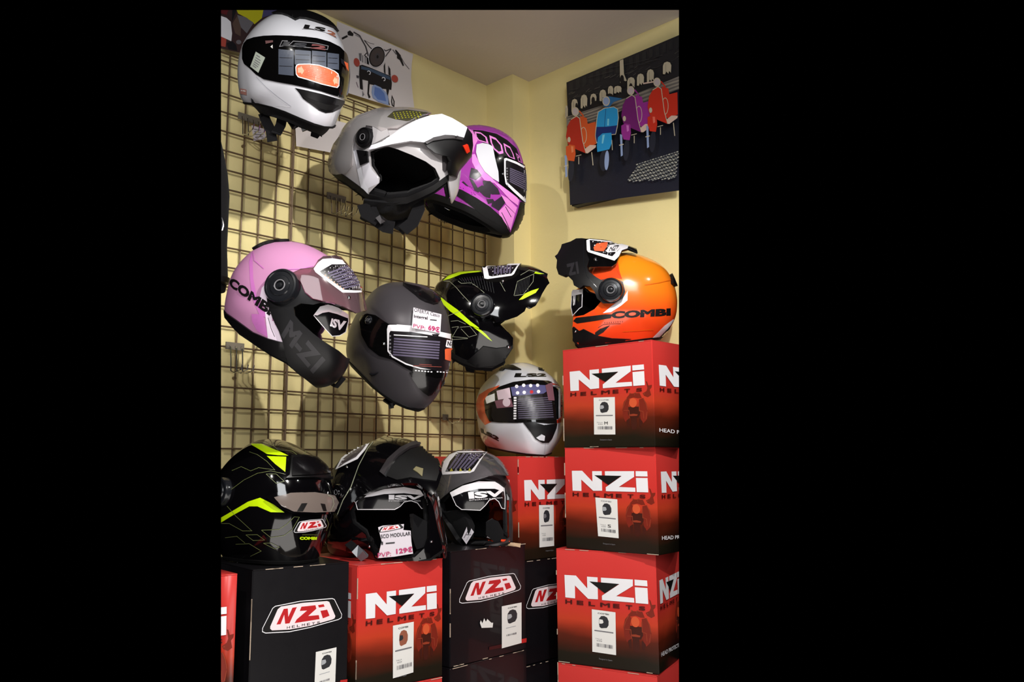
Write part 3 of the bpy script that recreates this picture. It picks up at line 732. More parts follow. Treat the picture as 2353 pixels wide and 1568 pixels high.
def pxhub(H, cx, cy, r, name='visor_pivot', m=None, h=.008, objs=None, ring=True, tilt=None):
    """round pivot cover lying on the side skin around the traced centre; r in metres"""
    T = H.bvh(objs); d = ray(cx, cy).normalized(); hit = T.ray_cast(CAM, d); c, nn = hit[0], hit[1]
    if c is None: return None
    if nn.dot(d) > 0: nn = -nn
    side = (H.M.to_3x3() @ Vector((0, 1, 0))); side = side if side.dot(nn) > 0 else -side; nn = (nn*.5+side*.5).normalized()
    t = nn.orthogonal().normalized(); b_ = nn.cross(t); n = 48; bm = bmesh.new(); rings = []
    for q, hh in [(1.02, -.014), (1, h*.5), (.94, h*.9), (.84, h), (.80, h*.82), (.60, h*.86), (.56, h*1.05), (.36, h*1.1), (.33, h*.7), (.16, h*.7), (.13, h*1.05), (0, h*1.1)]:
        rings.append([bm.verts.new(c+nn*hh)] if q == 0 else [bm.verts.new(c+nn*hh+(t*math.cos(a)+b_*math.sin(a))*r*q) for a in [2*math.pi*k/n for k in range(n)]])
    for A, B in zip(rings, rings[1:]):
        for k in range(n):
            if len(B) == 1: bm.faces.new((A[k], A[(k+1) % n], B[0]))
            else: bm.faces.new((A[k], A[(k+1) % n], B[(k+1) % n], B[k]))
    bmesh.ops.recalc_face_normals(bm, faces=bm.faces); o = H.L(name, bm, m or M_hub); H.outer.append(o)
    bm = bmesh.new(); tube(bm, [c+nn*(h*1.08)+(t*math.cos(a)+b_*math.sin(a))*r*.30 for a in [2*math.pi*k/24 for k in range(24)]], r*.035, 6, closed=True)
    ro = finish(bm, 'ring', M_grey, o); return o
def world_local_fix(o): pass

def isv(H, outline, band, tq, sq=None, off=-.014, edge=True, R_=.125, lean=.45):
    """dropped inner sun visor: a curved panel set just inside the opening, with its warning sticker"""
    bm0 = H.grid(); bm0.transform(H.M); T = BVHTree.FromBMesh(bm0); bm0.free()
    cx_ = sum(p[0] for p in outline)/len(outline); cy_ = sum(p[1] for p in outline)/len(outline); d = ray(cx_, cy_).normalized(); h = T.ray_cast(CAM, d)[0]
    if h is None: h = H.M.translation-d*.1
    fw = H.M.to_3x3() @ Vector((1, 0, 0)); n = (-d*(1-lean)+fw*lean).normalized(); P1 = h-d*off; c = P1-n*R_
    def fn(x, y):
        r = ray(x, y).normalized(); o = CAM-c; bq = o.dot(r); q = bq*bq-(o.dot(o)-R_*R_)
        if q < 0: return None
        p = CAM+r*(-bq-math.sqrt(q)); return p, (p-c).normalized()
    V, Tn = tri2d([outline], 4); bm = bmesh.new(); vs = {}
    for t in Tn:
        rr = []
        for k in t:
            if k not in vs: q = fn(*V[k]); vs[k] = bm.verts.new(q[0]) if q else None
            rr.append(vs[k])
        if None in rr: continue
        if (rr[1].co-rr[0].co).cross(rr[2].co-rr[0].co).dot(rr[0].co-c) < 0: rr = rr[::-1]
        bm.faces.new(rr)
    thicken(bm, .002); v = H.L('sun_visor', bm, M_dark2)
    p = Print(fn, 4, .0005)
    if band: p.poly(band, M_frame)
    if edge: p.polys(stroke_poly(outline, 1.6, True), M_frame)
    p.text('ISV', tq, M_frame, .05)
    if sq: p.text('INTEGRATED SUN VISOR', sq, M_frame)
    p.build('visor_label', v); return v
def rivet(H, x, y, r=.004, objs=None, name='rivet'):
    T = H.bvh(objs); h = T.ray_cast(CAM, ray(x, y).normalized())
    if h[0] is None: return
    bm = bmesh.new(); bmesh.ops.create_uvsphere(bm, u_segments=14, v_segments=8, radius=r, matrix=Matrix.Translation(h[0])); H.L(name, bm, M_chrome)
M_dark2 = mat('dark_sun_visor', (16, 15, 18), .15, coat=.5)
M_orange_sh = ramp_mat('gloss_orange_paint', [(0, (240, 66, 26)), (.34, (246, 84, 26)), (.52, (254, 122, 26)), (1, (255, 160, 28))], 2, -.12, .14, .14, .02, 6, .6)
# 1 ---- white full-face, top left
H = Helmet('full_face_helmet', 'white full-face helmet with orange visor sticker, topmost on the wire grid', 'helmet', (.559, -.180, .81), (.0, .97, .24), (676, 174), 1.50, .92, rim=(-.082, -.135),
    outline=C1((232,450),(205,560),(198,700),(210,850),(230,960),(245,1020),(300,1060),(420,1095),(520,1120),(640,1155),(760,1205),(880,1250),(1000,1285),(1100,1300),(1180,1290),(1225,1260),(1240,1200),(1290,1080),(1330,980),(1350,850),(1358,740),(1355,640),(1335,520),(1300,420),(1250,310),(1190,210),(1080,140),(950,90),(850,68),(740,62),(640,75),(560,100),(450,170),(350,260),(280,350)))
vis = C1((262,460),(275,410),(310,370),(380,345),(480,330),(600,325),(760,330),(900,340),(1020,355),(1150,390),(1250,440),(1310,500),(1400,640),(1420,1000),(1330,975),(1200,940),(1060,895),(900,855),(760,825),(620,800),(480,770),(400,720),(340,660),(280,610),(262,560))
port = C1((300,470),(340,400),(480,360),(760,355),(1020,380),(1150,415),(1250,470),(1400,640),(1420,960),(1200,905),(900,825),(620,770),(480,735),(340,620))
shell(H, M_gwhite, [port], line=C1((190,985),(245,1018),(420,1032),(560,1066),(700,1115),(850,1180),(1000,1240),(1100,1268),(1180,1272),(1240,1240),(1330,1170)), bw=3, rollw=26)
v = H.part('visor', M_dark, pxinc=[vis], off=.0025, th=.0025)
H.part('crown_vent', M_mblack, off=.005, th=.008, outer=False, pxinc=[C1((560,105),(640,78),(740,64),(900,78),(1050,122),(1170,192),(1243,298),(1190,245),(1100,215),(1000,182),(900,154),(840,150),(800,168),(770,152),(720,125),(660,106),(600,102))])
H.lug(C1((800,862),(925,888),(1050,918),(1180,955),(1305,992),(1300,1020),(1260,1070),(1180,1110),(1110,1118),(1040,1090),(960,1030),(880,970),(845,915)), 'chin_vent', M_mblack, .0015)
H.lug(C1((870,940),(1000,990),(1120,1030),(1240,1040),(1170,1085),(1110,1090),(1050,1068),(970,1010)), 'vent_grille', M_rubber, .0030)
p = H.px([H.outer[0]], 4)
p.text('LS', C1((900, 208), (1118, 246), (1104, 286), (880, 250)), M_black, .06); p.text('2', C1((1135, 262), (1222, 300), (1215, 340), (1120, 300)), M_brown, .05)
p.line(C1((868,256),(990,262),(1110,292),(1225,350)), .9, M_grey)
p.line(C1((400,745),(500,850),(620,950),(760,1052)), 1.3, mat('crease_shade_grey', (176,176,186), .3)); p.line(C1((600,1040),(700,1052),(760,1058)), .8, M_white)  # grey stroke paints the shade along the shell's crease
p.poly(C1((235,865),(300,878),(302,935),(238,922)), mat('small_tag', (186,130,120), .5)); p.poly(C1((245,880),(292,888),(292,900),(245,892)), M_paper)
p.build('printed_logo', H.root)
p = H.px([v], 4); bl = mat('panel_blue_grey', (72,78,92), .45); bd = mat('panel_dark', (22,22,30), .45)
for a, b, t0, t1 in ((628,785,462,720), (795,960,468,620), (970,1118,478,640), (1128,1245,500,660)):
    p.poly(C1((a,t0),(b,t0+14),(b,t1+16),(a,t1)), bl)
    for k in range(1, 3):
        y = t0+(t1-t0)*k/3; p.line(C1((a+10,y),((a+b)/2,y+4),(b-15,y+6)), 1.6, bd)
p.polys(stroke_poly(C1((668,378),(720,380),(700,425),(1128,468),(1135,432),(1020,405),(860,388),(780,382),(740,420),(642,436)), 1.5, True), M_grey)
p.text('LS', C1((690,384),(930,405),(905,452),(660,430)), bd, .08); p.text('2', C1((970,408),(1125,435),(1105,475),(950,455)), mat('visor_print_red', (120,66,66), .4), .05)
p.poly(C1((803,650),(812,625),(835,614),(940,612),(1040,625),(1130,655),(1200,685),(1238,715),(1250,760),(1246,840),(1228,862),(1190,855),(1060,825),(920,778),(830,752),(808,720)), M_frame)
p.poly(C1((812,655),(822,632),(845,623),(940,621),(1040,634),(1125,662),(1195,692),(1230,722),(1241,762),(1238,836),(1222,852),(1190,846),(1060,815),(925,769),(836,743),(816,715)), M_oran)
p.poly(C1((828,655),(855,650),(860,635),(892,685),(870,725),(858,705),(828,705)), mat('arrow_pale', (240,170,140), .4)); p.poly(C1((1232,775),(1210,762),(1205,745),(1182,785),(1200,830),(1208,812),(1232,820)), mat('arrow_pale', (240,170,140), .4))
p.rows(C1((900,650),(1180,720),(1170,810),(900,735)), 5, mat('sticker_line', (200,84,50), .4), .12)
p.poly(C1((402,490),(497,550),(427,706),(345,642)), mat('hologram_tag', (176,184,172), .3)); p.rows(C1((405,510),(480,555),(425,680),(365,635)), 6, M_grey, .4, .1, .9, .3)
p.poly(C1((500,380),(578,376),(578,395),(505,412)), mat('visor_reflection', (110,78,78), .3)); p.poly(C1((552,440),(575,420),(575,460)), M_paper)  # dull red patch is a reflection on the visor, painted as colour
p.poly(C1((1258,560),(1290,580),(1310,650),(1262,610)), bd); p.poly(C1((1290,590),(1330,610),(1335,690),(1315,660)), M_oran)
p.build('visor_label', v)
straps(H, 'chin_strap', [[(598+7,262,.0),(612,280,.02),(622,300,.03),(626,325,.03)], [(650,262,.02),(645,288,.03),(634,308,.04)]], .022, .003)
straps(H, 'strap_buckle', [[(668,278,.04),(676,292,.05),(690,284,.05)], [(696,285,.06),(702,300,.06)]], .014, .006, M_mblack)
# 2 ---- silver flip-up
H = Helmet('flip_up_helmet', 'white and silver flip-up helmet hanging with its chin bar raised', 'helmet', (.83, -.29, .48), (.2, .95, .22), (890, 356), 1.52, .925, sc3=(1.1, 1, .87), jet=True,
    outline=C2((90,650),(105,560),(160,430),(240,310),(330,240),(450,170),(600,130),(760,108),(900,108),(1050,128),(1180,160),(1260,260),(1300,400),(1320,560),(1330,700),(1320,800),(1270,880),(1180,960),(1080,1010),(900,1060),(700,1080),(480,1050),(430,1040),(330,1000),(250,940),(160,880),(90,810),(60,750),(62,710)))
op = C2((505,545),(600,505),(700,492),(800,522),(950,582),(1100,652),(1200,725),(1250,830),(1230,905),(1130,975),(1030,1040),(900,1140),(520,1140),(478,1050),(500,985),(545,935),(605,880),(608,830),(560,762),(518,700))
shell(H, M_pearl, [op], line=C2((20,680),(70,740),(130,800),(250,870),(360,950),(440,1010),(490,1062),(700,1110),(900,1090),(1040,1032),(1180,965),(1340,850)), bw=14)
white_p = C2((490,528),(520,478),(640,440),(720,382),(850,290),(1000,212),(1150,160),(1270,146),(1380,190),(1480,250),(1540,290),(1505,398),(1400,376),(1300,372),(1180,400),(1080,448),(940,432),(780,460),(640,490),(560,515))
black_p = C2((1080,449),(1180,401),(1300,373),(1400,377),(1505,399),(1540,290),(1592,360),(1602,480),(1580,640),(1540,740),(1450,832),(1380,800),(1360,740),(1372,650),(1340,600),(1200,560),(1120,500))
K2 = dict(rot=((0, 0), .82), scl=1.17, th=.010, facing=-.05)
bar = H.part('chin_bar', M_gwhite, pxinc=[white_p], **K2); pad = H.part('chin_padding', M_mblack, pxinc=[black_p], **K2)
H.lug(C2((1090,452),(1180,397),(1300,371),(1400,376),(1490,397),(1480,420),(1390,408),(1300,412),(1180,432),(1110,470)), 'chin_lip', M_satin, .006, [pad, bar], 5)
H.lug(C2((1488,485),(1535,466),(1556,535),(1522,556)), 'release_button', mat('button_red', (222, 50, 26), .35), .005, [pad], 5)
v = H.part('visor', glass('clear_grey_visor', (228, 222, 222), .34, .06), pxinc=[C2((90,690),(105,600),(150,480),(230,370),(400,190),(560,130),(700,100),(950,100),(1200,150),(1000,212),(800,320),(720,320),(640,350),(560,300),(480,290),(390,380),(345,510),(345,690),(280,760),(180,780),(120,770))], off=.008, th=.003)
p = H.px([v], 4); p.poly(C2((692,180),(760,118),(900,102),(1100,130),(1195,152),(1050,192),(900,225),(780,205)), mat('visor_band_dark', (62, 60, 44), .4))
for i in range(9):
    for j in range(4): p.ell(*C2((760+i*34+j*8, 132+j*19+abs(i-4)*3))[0], 2.0, 1.4, mat('dot_olive', (140, 138, 40), .4), 6)
p.poly(C2((1130,138),(1195,150),(1080,180),(1060,160)), M_neon) if False else None
p.build('printed_pattern', v)
pxhub(H, 842, 318, .024, m=M_mblack, objs=[H.outer[0]], h=.014)
H.lug(C2((382,535),(490,545),(500,660),(420,690)), 'hinge_arm', M_mblack, .006, [H.outer[0]])
H.lug(C2((545,290),(700,320),(720,385),(620,440),(540,480),(560,400)), 'hinge_cover', M_pearl, .007, [H.outer[0]])
p = H.px([H.outer[0]], 4); p.poly(C2((420,690),(500,660),(530,740),(612,830),(600,882),(480,940),(450,880)), mat('panel_pale', (206,204,212), .2, coat=.5))
p.poly(C2((330,535),(358,530),(385,580),(420,720),(452,880),(492,940),(482,1020),(455,1032),(420,960),(378,760)), M_gwhite)
for q in ((560,215,625,330),(600,210,650,320),(640,225,690,300)): p.line(C2((q[0],q[1]),(q[0]+20,q[1]+40),(q[2],q[3])), 1.0, M_txt)
p.build('printed_stripes', H.root)
rivet(H, *C2((618, 678))[0], .004); rivet(H, *C2((572, 962))[0], .004); rivet(H, *C2((452, 650))[0], .003)
H.lug(C2((1270,600),(1340,590),(1365,650),(1350,710),(1295,765),(1275,740)), 'vent_grille', M_satin, .004, [H.outer[0]])
straps(H, 'chin_strap', [[(850,478,.07),(862,505,.08),(885,520,.08),(905,524,.08)], [(958,450,.04),(962,480,.05),(948,512,.06),(925,530,.07)], [(835,470,.07),(842,492,.08),(870,508,.09)]], .03, .004)
straps(H, 'strap_buckle', [[(868,498,.10),(876,510,.10),(884,502,.10)]], .012, .006, M_satin)
def cloth(H, name, outline, R_, dz, m, th=.006):
    """loose padding hanging out of the helmet, draped over a rounded form"""
    c = H.M.translation+Vector((0, 0, dz))
    def hit(x, y):
        r = ray(x, y).normalized(); o = CAM-c; bq = o.dot(r); q = bq*bq-(o.dot(o)-R_*R_)
        return CAM+r*(-bq-math.sqrt(q)) if q > 0 else CAM+r*(-bq)
    V, Tn = tri2d([outline], 6); bm = bmesh.new(); vs = [bm.verts.new(hit(*v)) for v in V]
    for tr in Tn:
        q = [vs[k] for k in tr]
        if (q[1].co-q[0].co).cross(q[2].co-q[0].co).dot(CAM-q[0].co) < 0: q = q[::-1]
        bm.faces.new(q)
    bmesh.ops.delete(bm, geom=[v for v in bm.verts if not v.link_faces], context='VERTS')
    for v in bm.verts: v.co += _F*(.004*math.sin(v.co.x*170)+.003*math.sin(v.co.z*210))
    thicken(bm, th); return H.L(name, bm, m)
cloth(H, 'chin_curtain', C2((440,1060),(600,1085),(800,1090),(1000,1040),(1045,1070),(1055,1180),(1015,1285),(945,1335),(905,1380),(868,1420),(790,1375),(660,1300),(585,1335),(520,1300),(470,1285),(400,1255),(420,1170)), .13, -.03, M_fabric)
# 3 ---- purple
H = Helmet('full_face_helmet', 'purple and black patterned full-face helmet behind the raised silver one', 'helmet', (.93, -.30, .14), (.30, .92, -.2), (1082, 410), 1.60, 1.0, rim=(-.105, -.13),
    outline=C2((1540,270),(1640,258),(1750,272),(1850,300),(1950,350),(2030,410),(2080,490),(2110,570),(2140,680),(2160,780),(2165,900),(2160,1050),(2155,1150),(2140,1280),(2080,1350),(2030,1430),(1990,1480),(1950,1482),(1880,1460),(1760,1400),(1600,1320),(1450,1250),(1300,1160),(1180,1090),(1080,1020),(1030,930),(1040,780),(1100,600),(1180,480),(1300,370),(1420,300)))
shell(H, M_purple, [C2((1880,640),(1950,640),(2100,720),(2260,800),(2260,1050),(2120,1020),(2000,950),(1900,860))])
v = H.part('visor', M_dark, pxinc=[C2((1800,505),(1870,590),(1960,600),(2050,640),(2140,690),(2260,760),(2260,1160),(2120,1080),(2000,985),(1866,885),(1850,700))], off=.003, th=.0025)
H.lug(C2((1640,480),(1700,465),(1760,475),(1806,500),(1832,640),(1862,760),(1868,872),(1800,832),(1720,762),(1660,662),(1632,560)), 'visor_side_plate', M_gwhite, .004, [H.outer[0]])
p = H.px([H.outer[0]], 4); lp = mat('light_pink_paint', (232, 138, 214), .25, coat=.4); mp = mat('mid_purple_paint', (150, 44, 150), .25, coat=.4)
p.poly(C2((1540,275),(1640,262),(1750,276),(1850,302),(1950,352),(2030,412),(1980,400),(1850,345),(1700,315),(1560,300)), mp)
p.poly(C2((1600,318),(1700,325),(1850,360),(1960,425),(2060,515),(2105,640),(2100,690),(2050,640),(1960,602),(1870,590),(1790,500),(1740,470),(1640,420)), M_black)
p.poly(C2((1540,300),(1600,330),(1650,430),(1620,480),(1600,560),(1560,430)), lp)
for L_ in (((1615,335),(1680,345),(1745,395),(1765,465),(1715,450),(1655,430),(1625,390)), ((1772,375),(1840,405),(1905,480),(1922,565),(1880,575),(1820,525),(1785,450)), ((1920,458),(1990,498),(2025,570),(2045,640),(1990,620),(1940,550)), ((2048,560),(2092,600),(2118,680),(2080,655))):
    p.poly(C2(*L_), lp); cx_ = sum(a for a, b in L_)/len(L_); cy_ = sum(b for a, b in L_)/len(L_); p.poly(C2(*[(cx_+(a-cx_)*.72, cy_+(b-cy_)*.72) for a, b in L_]), M_black)
p.poly(C2((1655,500),(1705,482),(1760,492),(1800,515),(1820,620),(1700,640)), mat('silver_foil', (186,182,188), .25, .3))
p.poly(C2((1590,580),(1620,575),(1700,720),(1800,832),(1850,880),(1820,880),(1720,850),(1640,760),(1590,660)), lp)
p.poly(C2((1390,885),(1480,850),(1600,960),(1720,1060),(1880,1245),(1760,1190),(1600,1080),(1440,950)), mat('bright_violet', (196, 66, 196), .25, coat=.4))
for q in (((1580,720),(1645,740),(1690,800),(1630,850),(1560,820)), ((1560,830),(1600,850),(1650,930),(1700,900),(1660,980),(1620,960)), ((1640,940),(1700,905),(1790,975),(1780,1040),(1720,1020)), ((1700,855),(1780,860),(1862,940),(1884,1000),(1800,1000),(1720,960)), ((1800,1092),(1900,1020),(1962,1062),(1872,1172),(1792,1122)), ((1740,1050),(1810,1050),(1830,1080),(1760,1100)), ((1480,870),(1500,862),(1560,920),(1530,912))): p.poly(C2(*q), mat('graphite_paint', (44, 34, 46), .35))
for q in (((1822,880),(1905,890),(2020,980),(2082,1060),(2072,1122),(1980,1050),(1900,960)), ((1890,1000),(1960,1040),(2062,1140),(2042,1202),(1950,1110)), ((1868,1180),(1940,1110),(2040,1205),(2030,1240),(1992,1385),(1940,1330),(1880,1240))): p.poly(C2(*q), lp)
for q in (((1900,1190),(1950,1290),(1985,1370)), ((1940,1130),(2000,1240)), ((1880,1230),(1990,1380))): p.line(C2(*q), 1.4, M_black)
p.poly(C2((2095,1075),(2160,1110),(2160,1200),(2140,1280),(2080,1350),(1995,1475),(1962,1465),(2000,1380),(2062,1200)), M_black)
p.poly(C2((1400,925),(1480,950),(1640,1040),(1780,1130),(1900,1240),(1950,1330),(1990,1400),(1975,1470),(1890,1380),(1700,1220),(1500,1060),(1380,980)), M_rubber)
for i in range(26): p.ell(*C2((1450+random.random()*330, 900+random.random()*60+i*7))[0], .8, .8, M_black, 5)
p.build('painted_graphics', H.root)
p = H.px([v], 4); vlabel(p, C2((1928,622),(1950,614),(2050,650),(2152,705),(2200,735),(2200,1130),(2150,1085),(2030,975),(1945,890),(1930,800)), C2((1945,645),(1960,640),(2060,680),(2200,755),(2200,1095),(2150,1045),(2040,945),(1958,870),(1945,800)), C2((1990,715),(2200,800),(2200,985),(1985,870)), 8, C2((1958,725),(1962,905)), 7, 1.8)
p.build('visor_label', v); rivet(H, *C2((1915, 782))[0], .0035, [v])
straps(H, 'chin_strap', [[(1078,455,.06),(1082,478,.06),(1090,486,.06)]], .012, .003, mat('strap_red', (120, 16, 26), .6)); 
straps(H, 'strap_buckle', [[(1020,478,.05),(1032,482,.05),(1040,478,.05)]], .003, .003, M_chrome)
# 4 ---- pink
H = Helmet('modular_helmet', 'matt pink modular helmet lettered on its side, visor half raised', 'helmet', (.84, -.35, .40), (.40, .915, -.05), (672, 712), 1.42, .96, rim=(-.105, -.135),
    outline=C3((78,520),(90,430),(130,340),(200,250),(290,165),(380,110),(480,90),(600,88),(700,100),(800,140),(880,185),(960,235),(1030,300),(1090,400),(1130,500),(1145,620),(1140,750),(1125,880),(1100,1000),(1075,1180),(1020,1240),(950,1285),(860,1312),(820,1290),(730,1220),(600,1110),(540,1075),(440,1020),(300,930),(150,830),(70,750),(40,680),(55,620)))
port = C3((640,645),(700,612),(800,622),(880,600),(960,608),(1050,640),(1190,700),(1190,1100),(1060,1062),(1000,1005),(900,940),(800,862),(700,772),(650,712))
chp = C3((412,480),(430,420),(470,370),(540,343),(610,350),(660,390),(700,450),(730,520),(790,575),(880,598),(1000,620),(1200,680),(1250,1000),(1200,1300),(862,1330),(820,1300),(730,1230),(600,1120),(575,1040),(555,940),(520,840),(470,740),(430,620))
shell(H, M_pink, [port, chp], line=C3((10,640),(60,722),(150,832),(300,932),(440,1025),(580,1098),(700,1202),(820,1292),(870,1318),(950,1292),(1040,1240),(1130,1150)), bw=14, facing=-.75)
S = H.outer[0]
b = H.part('chin_bar', M_mblack, pxinc=[chp], pxexc=[port], off=.005, th=.012, facing=-.75, cuts=[C3((10,640),(60,722),(150,832),(300,932),(440,1025),(580,1098),(700,1202),(820,1292),(870,1318),(950,1292),(1040,1240),(1130,1150),(1200,1800),(0,1800))])
b2 = b
H.lug(C3((40,660),(75,690),(150,742),(300,852),(430,907),(556,938),(580,1080),(540,1078),(440,1022),(300,932),(150,832),(70,752)), 'lower_trim', M_mblack, .003, [S], 7)
p = H.px([S], 5); dp = mat('darker_pink', (204, 118, 192), .34, coat=.2); wp = mat('pale_pink_white', (240, 222, 240), .3, coat=.3)
p.poly(C3((265,262),(292,170),(300,400),(330,560),(430,742),(350,702),(290,560),(272,400)), dp); p.poly(C3((285,700),(382,702),(425,895),(335,845),(290,760)), dp)
p.poly(C3((355,560),(372,482),(410,440),(416,560),(440,650),(395,650)), wp); p.poly(C3((395,640),(440,660),(490,760),(520,850),(558,940),(422,902),(412,800)), wp)
p.line(C3((425,730),(450,820),(480,890)), 1.2, M_black); p.text('COMBI', C3((120, 388), (478, 640), (436, 716), (92, 458)), M_black, .05)
p.line(C3((590,328),(700,325),(800,300)), 1.6, dp); p.line(C3((300,180),(310,250),(390,320)), 2.0, dp); p.build('printed_graphics', H.root)
H.outer.append(b); p = H.px([b], 5); p.text('M-Z1', C3((610, 745), (905, 1085), (800, 1200), (530, 880)), mat('grey_letter', (36, 34, 38), .4), .05)
p.line(C3((655,700),(760,810),(900,915),(1060,1035)), 2.2, M_satin); p.build('printed_letters', b)
pxhub(H, 648, 659, .034, objs=[S, b], h=.010)
isv(H, C3((806,712),(860,640),(930,622),(1010,650),(1092,705),(1096,760),(1072,850),(1022,880),(960,886),(900,822)), C3((812,708),(860,640),(930,622),(1010,650),(1092,705),(1090,735),(1000,700),(930,682),(880,690),(835,712)), C3((955,735),(1080,760),(1060,850),(940,800)), off=-.02)
p = None
vis = H.part('visor', M_rose, pxinc=[C3((620,372),(700,335),(800,325),(832,270),(872,240),(960,232),(1045,248),(1115,312),(1205,420),(1310,508),(1355,565),(1352,595),(1300,630),(1220,672),(1140,705),(1045,650),(960,612),(880,596),(800,578),(735,522),(700,440))], off=.008, th=.003, rot=((0, 0), .42), scl=1.07)
p = H.px([vis], 4); vlabel(p, C3((804,322),(840,270),(880,240),(960,234),(1045,248),(1062,272),(1180,385),(1292,492),(1298,510),(1160,522),(1045,520),(1008,492),(820,350)), C3((856,342),(955,285),(1075,285),(1170,395),(1285,500),(1160,503),(1062,498),(870,362)), C3((915,352),(1080,288),(1240,452),(1062,492)), 8, C3((900,378),(1050,490)), 7, 2.0, mat('dot_tan', (170, 140, 120), .5))
p.line(C3((1190,478),(1270,490)), 1.4, M_red); p.build('visor_label', vis); rivet(H, *C3((1100, 562))[0], .004, [vis])
H.part('crown_vent', M_mblack, off=.005, th=.01, outer=False, pxinc=[C3((300,165),(340,80),(560,60),(600,92),(480,98),(390,122))])
straps(H, 'chin_strap', [[(760,880,.0),(772,890,.02),(790,868,.03)], [(735,880,.0),(742,888,.0)]], .01, .003)
# 5 ---- gunmetal
H = Helmet('full_face_helmet', 'matt dark grey full-face helmet with a 69 euro price card on its brow', 'helmet', (.62, -.27, .73), (.25, .96, .13), (918, 790), 1.45, .91, sc3=(.97, .95, 1.03), rim=(-.10, -.135),
    outline=C3((1070,1080),(1075,950),(1100,830),(1130,750),(1200,640),(1290,510),(1360,460),(1440,435),(1560,430),(1680,445),(1780,480),(1860,540),(1900,640),(1935,740),(1955,860),(1960,950),(1945,1100),(1930,1200),(1900,1280),(1860,1380),(1790,1470),(1740,1508),(1680,1510),(1580,1490),(1480,1450),(1380,1380),(1290,1310),(1200,1220),(1130,1150)))
shell(H, M_gun, [C3((1240,760),(1330,740),(1420,800),(1620,830),(1800,860),(2050,900),(2050,1140),(1900,1180),(1740,1175),(1620,1120),(1470,1040),(1360,1010),(1270,930))], line=C3((1030,1040),(1100,1110),(1200,1215),(1290,1305),(1380,1378),(1480,1445),(1580,1488),(1680,1512),(1750,1508),(1830,1450),(1920,1350)), bw=5, rollw=5)
v = H.part('visor', M_dark, pxinc=[C3((1195,750),(1215,715),(1260,700),(1330,712),(1400,762),(1440,785),(1620,798),(1800,832),(1955,868),(2080,900),(2080,1150),(1935,1205),(1900,1228),(1830,1234),(1740,1218),(1650,1192),(1560,1140),(1470,1082),(1360,1050),(1270,980),(1215,880))], off=.003, th=.0025)
H.lug(C3((1552,460),(1600,475),(1680,495),(1780,530),(1832,562),(1852,592),(1835,612),(1800,620),(1740,602),(1690,576),(1650,540),(1600,500)), 'crown_vent', mat('vent_gloss_black', (14, 12, 14), .2, coat=.5), .008, [H.outer[0]], 4)
H.lug(C3((1608,1190),(1640,1188),(1750,1218),(1830,1236),(1900,1230),(1925,1215),(1900,1270),(1850,1330),(1800,1372),(1762,1382),(1720,1352),(1680,1312),(1640,1250)), 'chin_vent', MATS['vent_gloss_black'], .003, [H.outer[0]], 4)
H.lug(C3((1280,1195),(1312,1205),(1350,1190),(1325,1212),(1300,1218)), 'vent_lever', M_hub, .004, [H.outer[0]], 4)
rivet(H, *C3((1392, 948))[0], .004, [v]); pxhub(H, *C3((1268, 752))[0], .010, objs=[v], h=.004)
p = H.px([v], 4)
vlabel(p, C3((1420,830),(1428,795),(1445,783),(1620,797),(1790,832),(1955,868),(1975,873),(1975,1170),(1900,1175),(1700,1160),(1580,1125),(1462,1062),(1424,1012)), C3((1440,860),(1450,842),(1620,850),(1790,878),(1820,885),(1850,886),(1975,915),(1975,1185),(1860,1180),(1700,1150),(1580,1112),(1470,1052),(1434,1002)), C3((1480,895),(1862,925),(1850,1082),(1470,1050)), 7, C3((1447,885),(1450,1042)), 6, 2.4)
p.rows(C3((1478,870),(1755,888),(1755,898),(1478,880)), 1, M_frame, .8); p.poly(C3((1790,868),(1800,882),(1845,886),(1850,872)), M_lab)
p.poly(C3((1905,970),(1915,918),(1975,928),(1975,990),(1912,978)), M_frame); p.text('NZ', C3((1922,928),(1975,935),(1972,972),(1918,965)), M_txt, .04)
p.poly(C3((1898,1000),(1905,992),(1970,985),(1965,1100),(1900,1080)), M_oran)
for q in ((1640,1132,1870,1142), (1690,1120,1790,1126)): p.line(C3((q[0],q[1]),(q[2],q[3])), 1.2, mat('small_print_red', (150, 70, 60), .5))
for i in range(11):
    if i != 6: x = 1655+i*25; p.line(C3((x,1172+i*2.2-(i>6)*i*.8),(x+14,1173+i*2.2-(i>6)*i*.8)), 2.6, M_frame)
p.build('visor_label', v)
straps(H, 'strap_buckle', [[(885,918,.02),(897,926,.03),(905,934,.03)], [(893,934,.03),(904,932,.03)]], .012, .006, M_mblack)
co, n = card_plane(H, C3((1690, 720), (1830, 740), (1760, 800)), .004)
def d(p):
    p.text('OFERTA Casco', C3((1648,650),(1862,700),(1858,728),(1645,680)), M_txt); p.text('Integral', C3((1645,705),(1760,722),(1758,752),(1643,735)), M_txt, .02); p.rows(C3((1780,742),(1835,748),(1834,760),(1779,754)), 1, M_txt, .6)
    p.text('PVP:', C3((1640,782),(1740,805),(1738,838),(1638,812)), M_pinktxt); p.text('69€', C3((1765,790),(1860,812),(1857,858),(1762,835)), M_pinktxt, .03)
card('price_card', 'white paper price card reading 69 euros stuck on the dark grey helmet', C3((1642,645),(1876,702),(1866,862),(1628,816)), co, n, d)
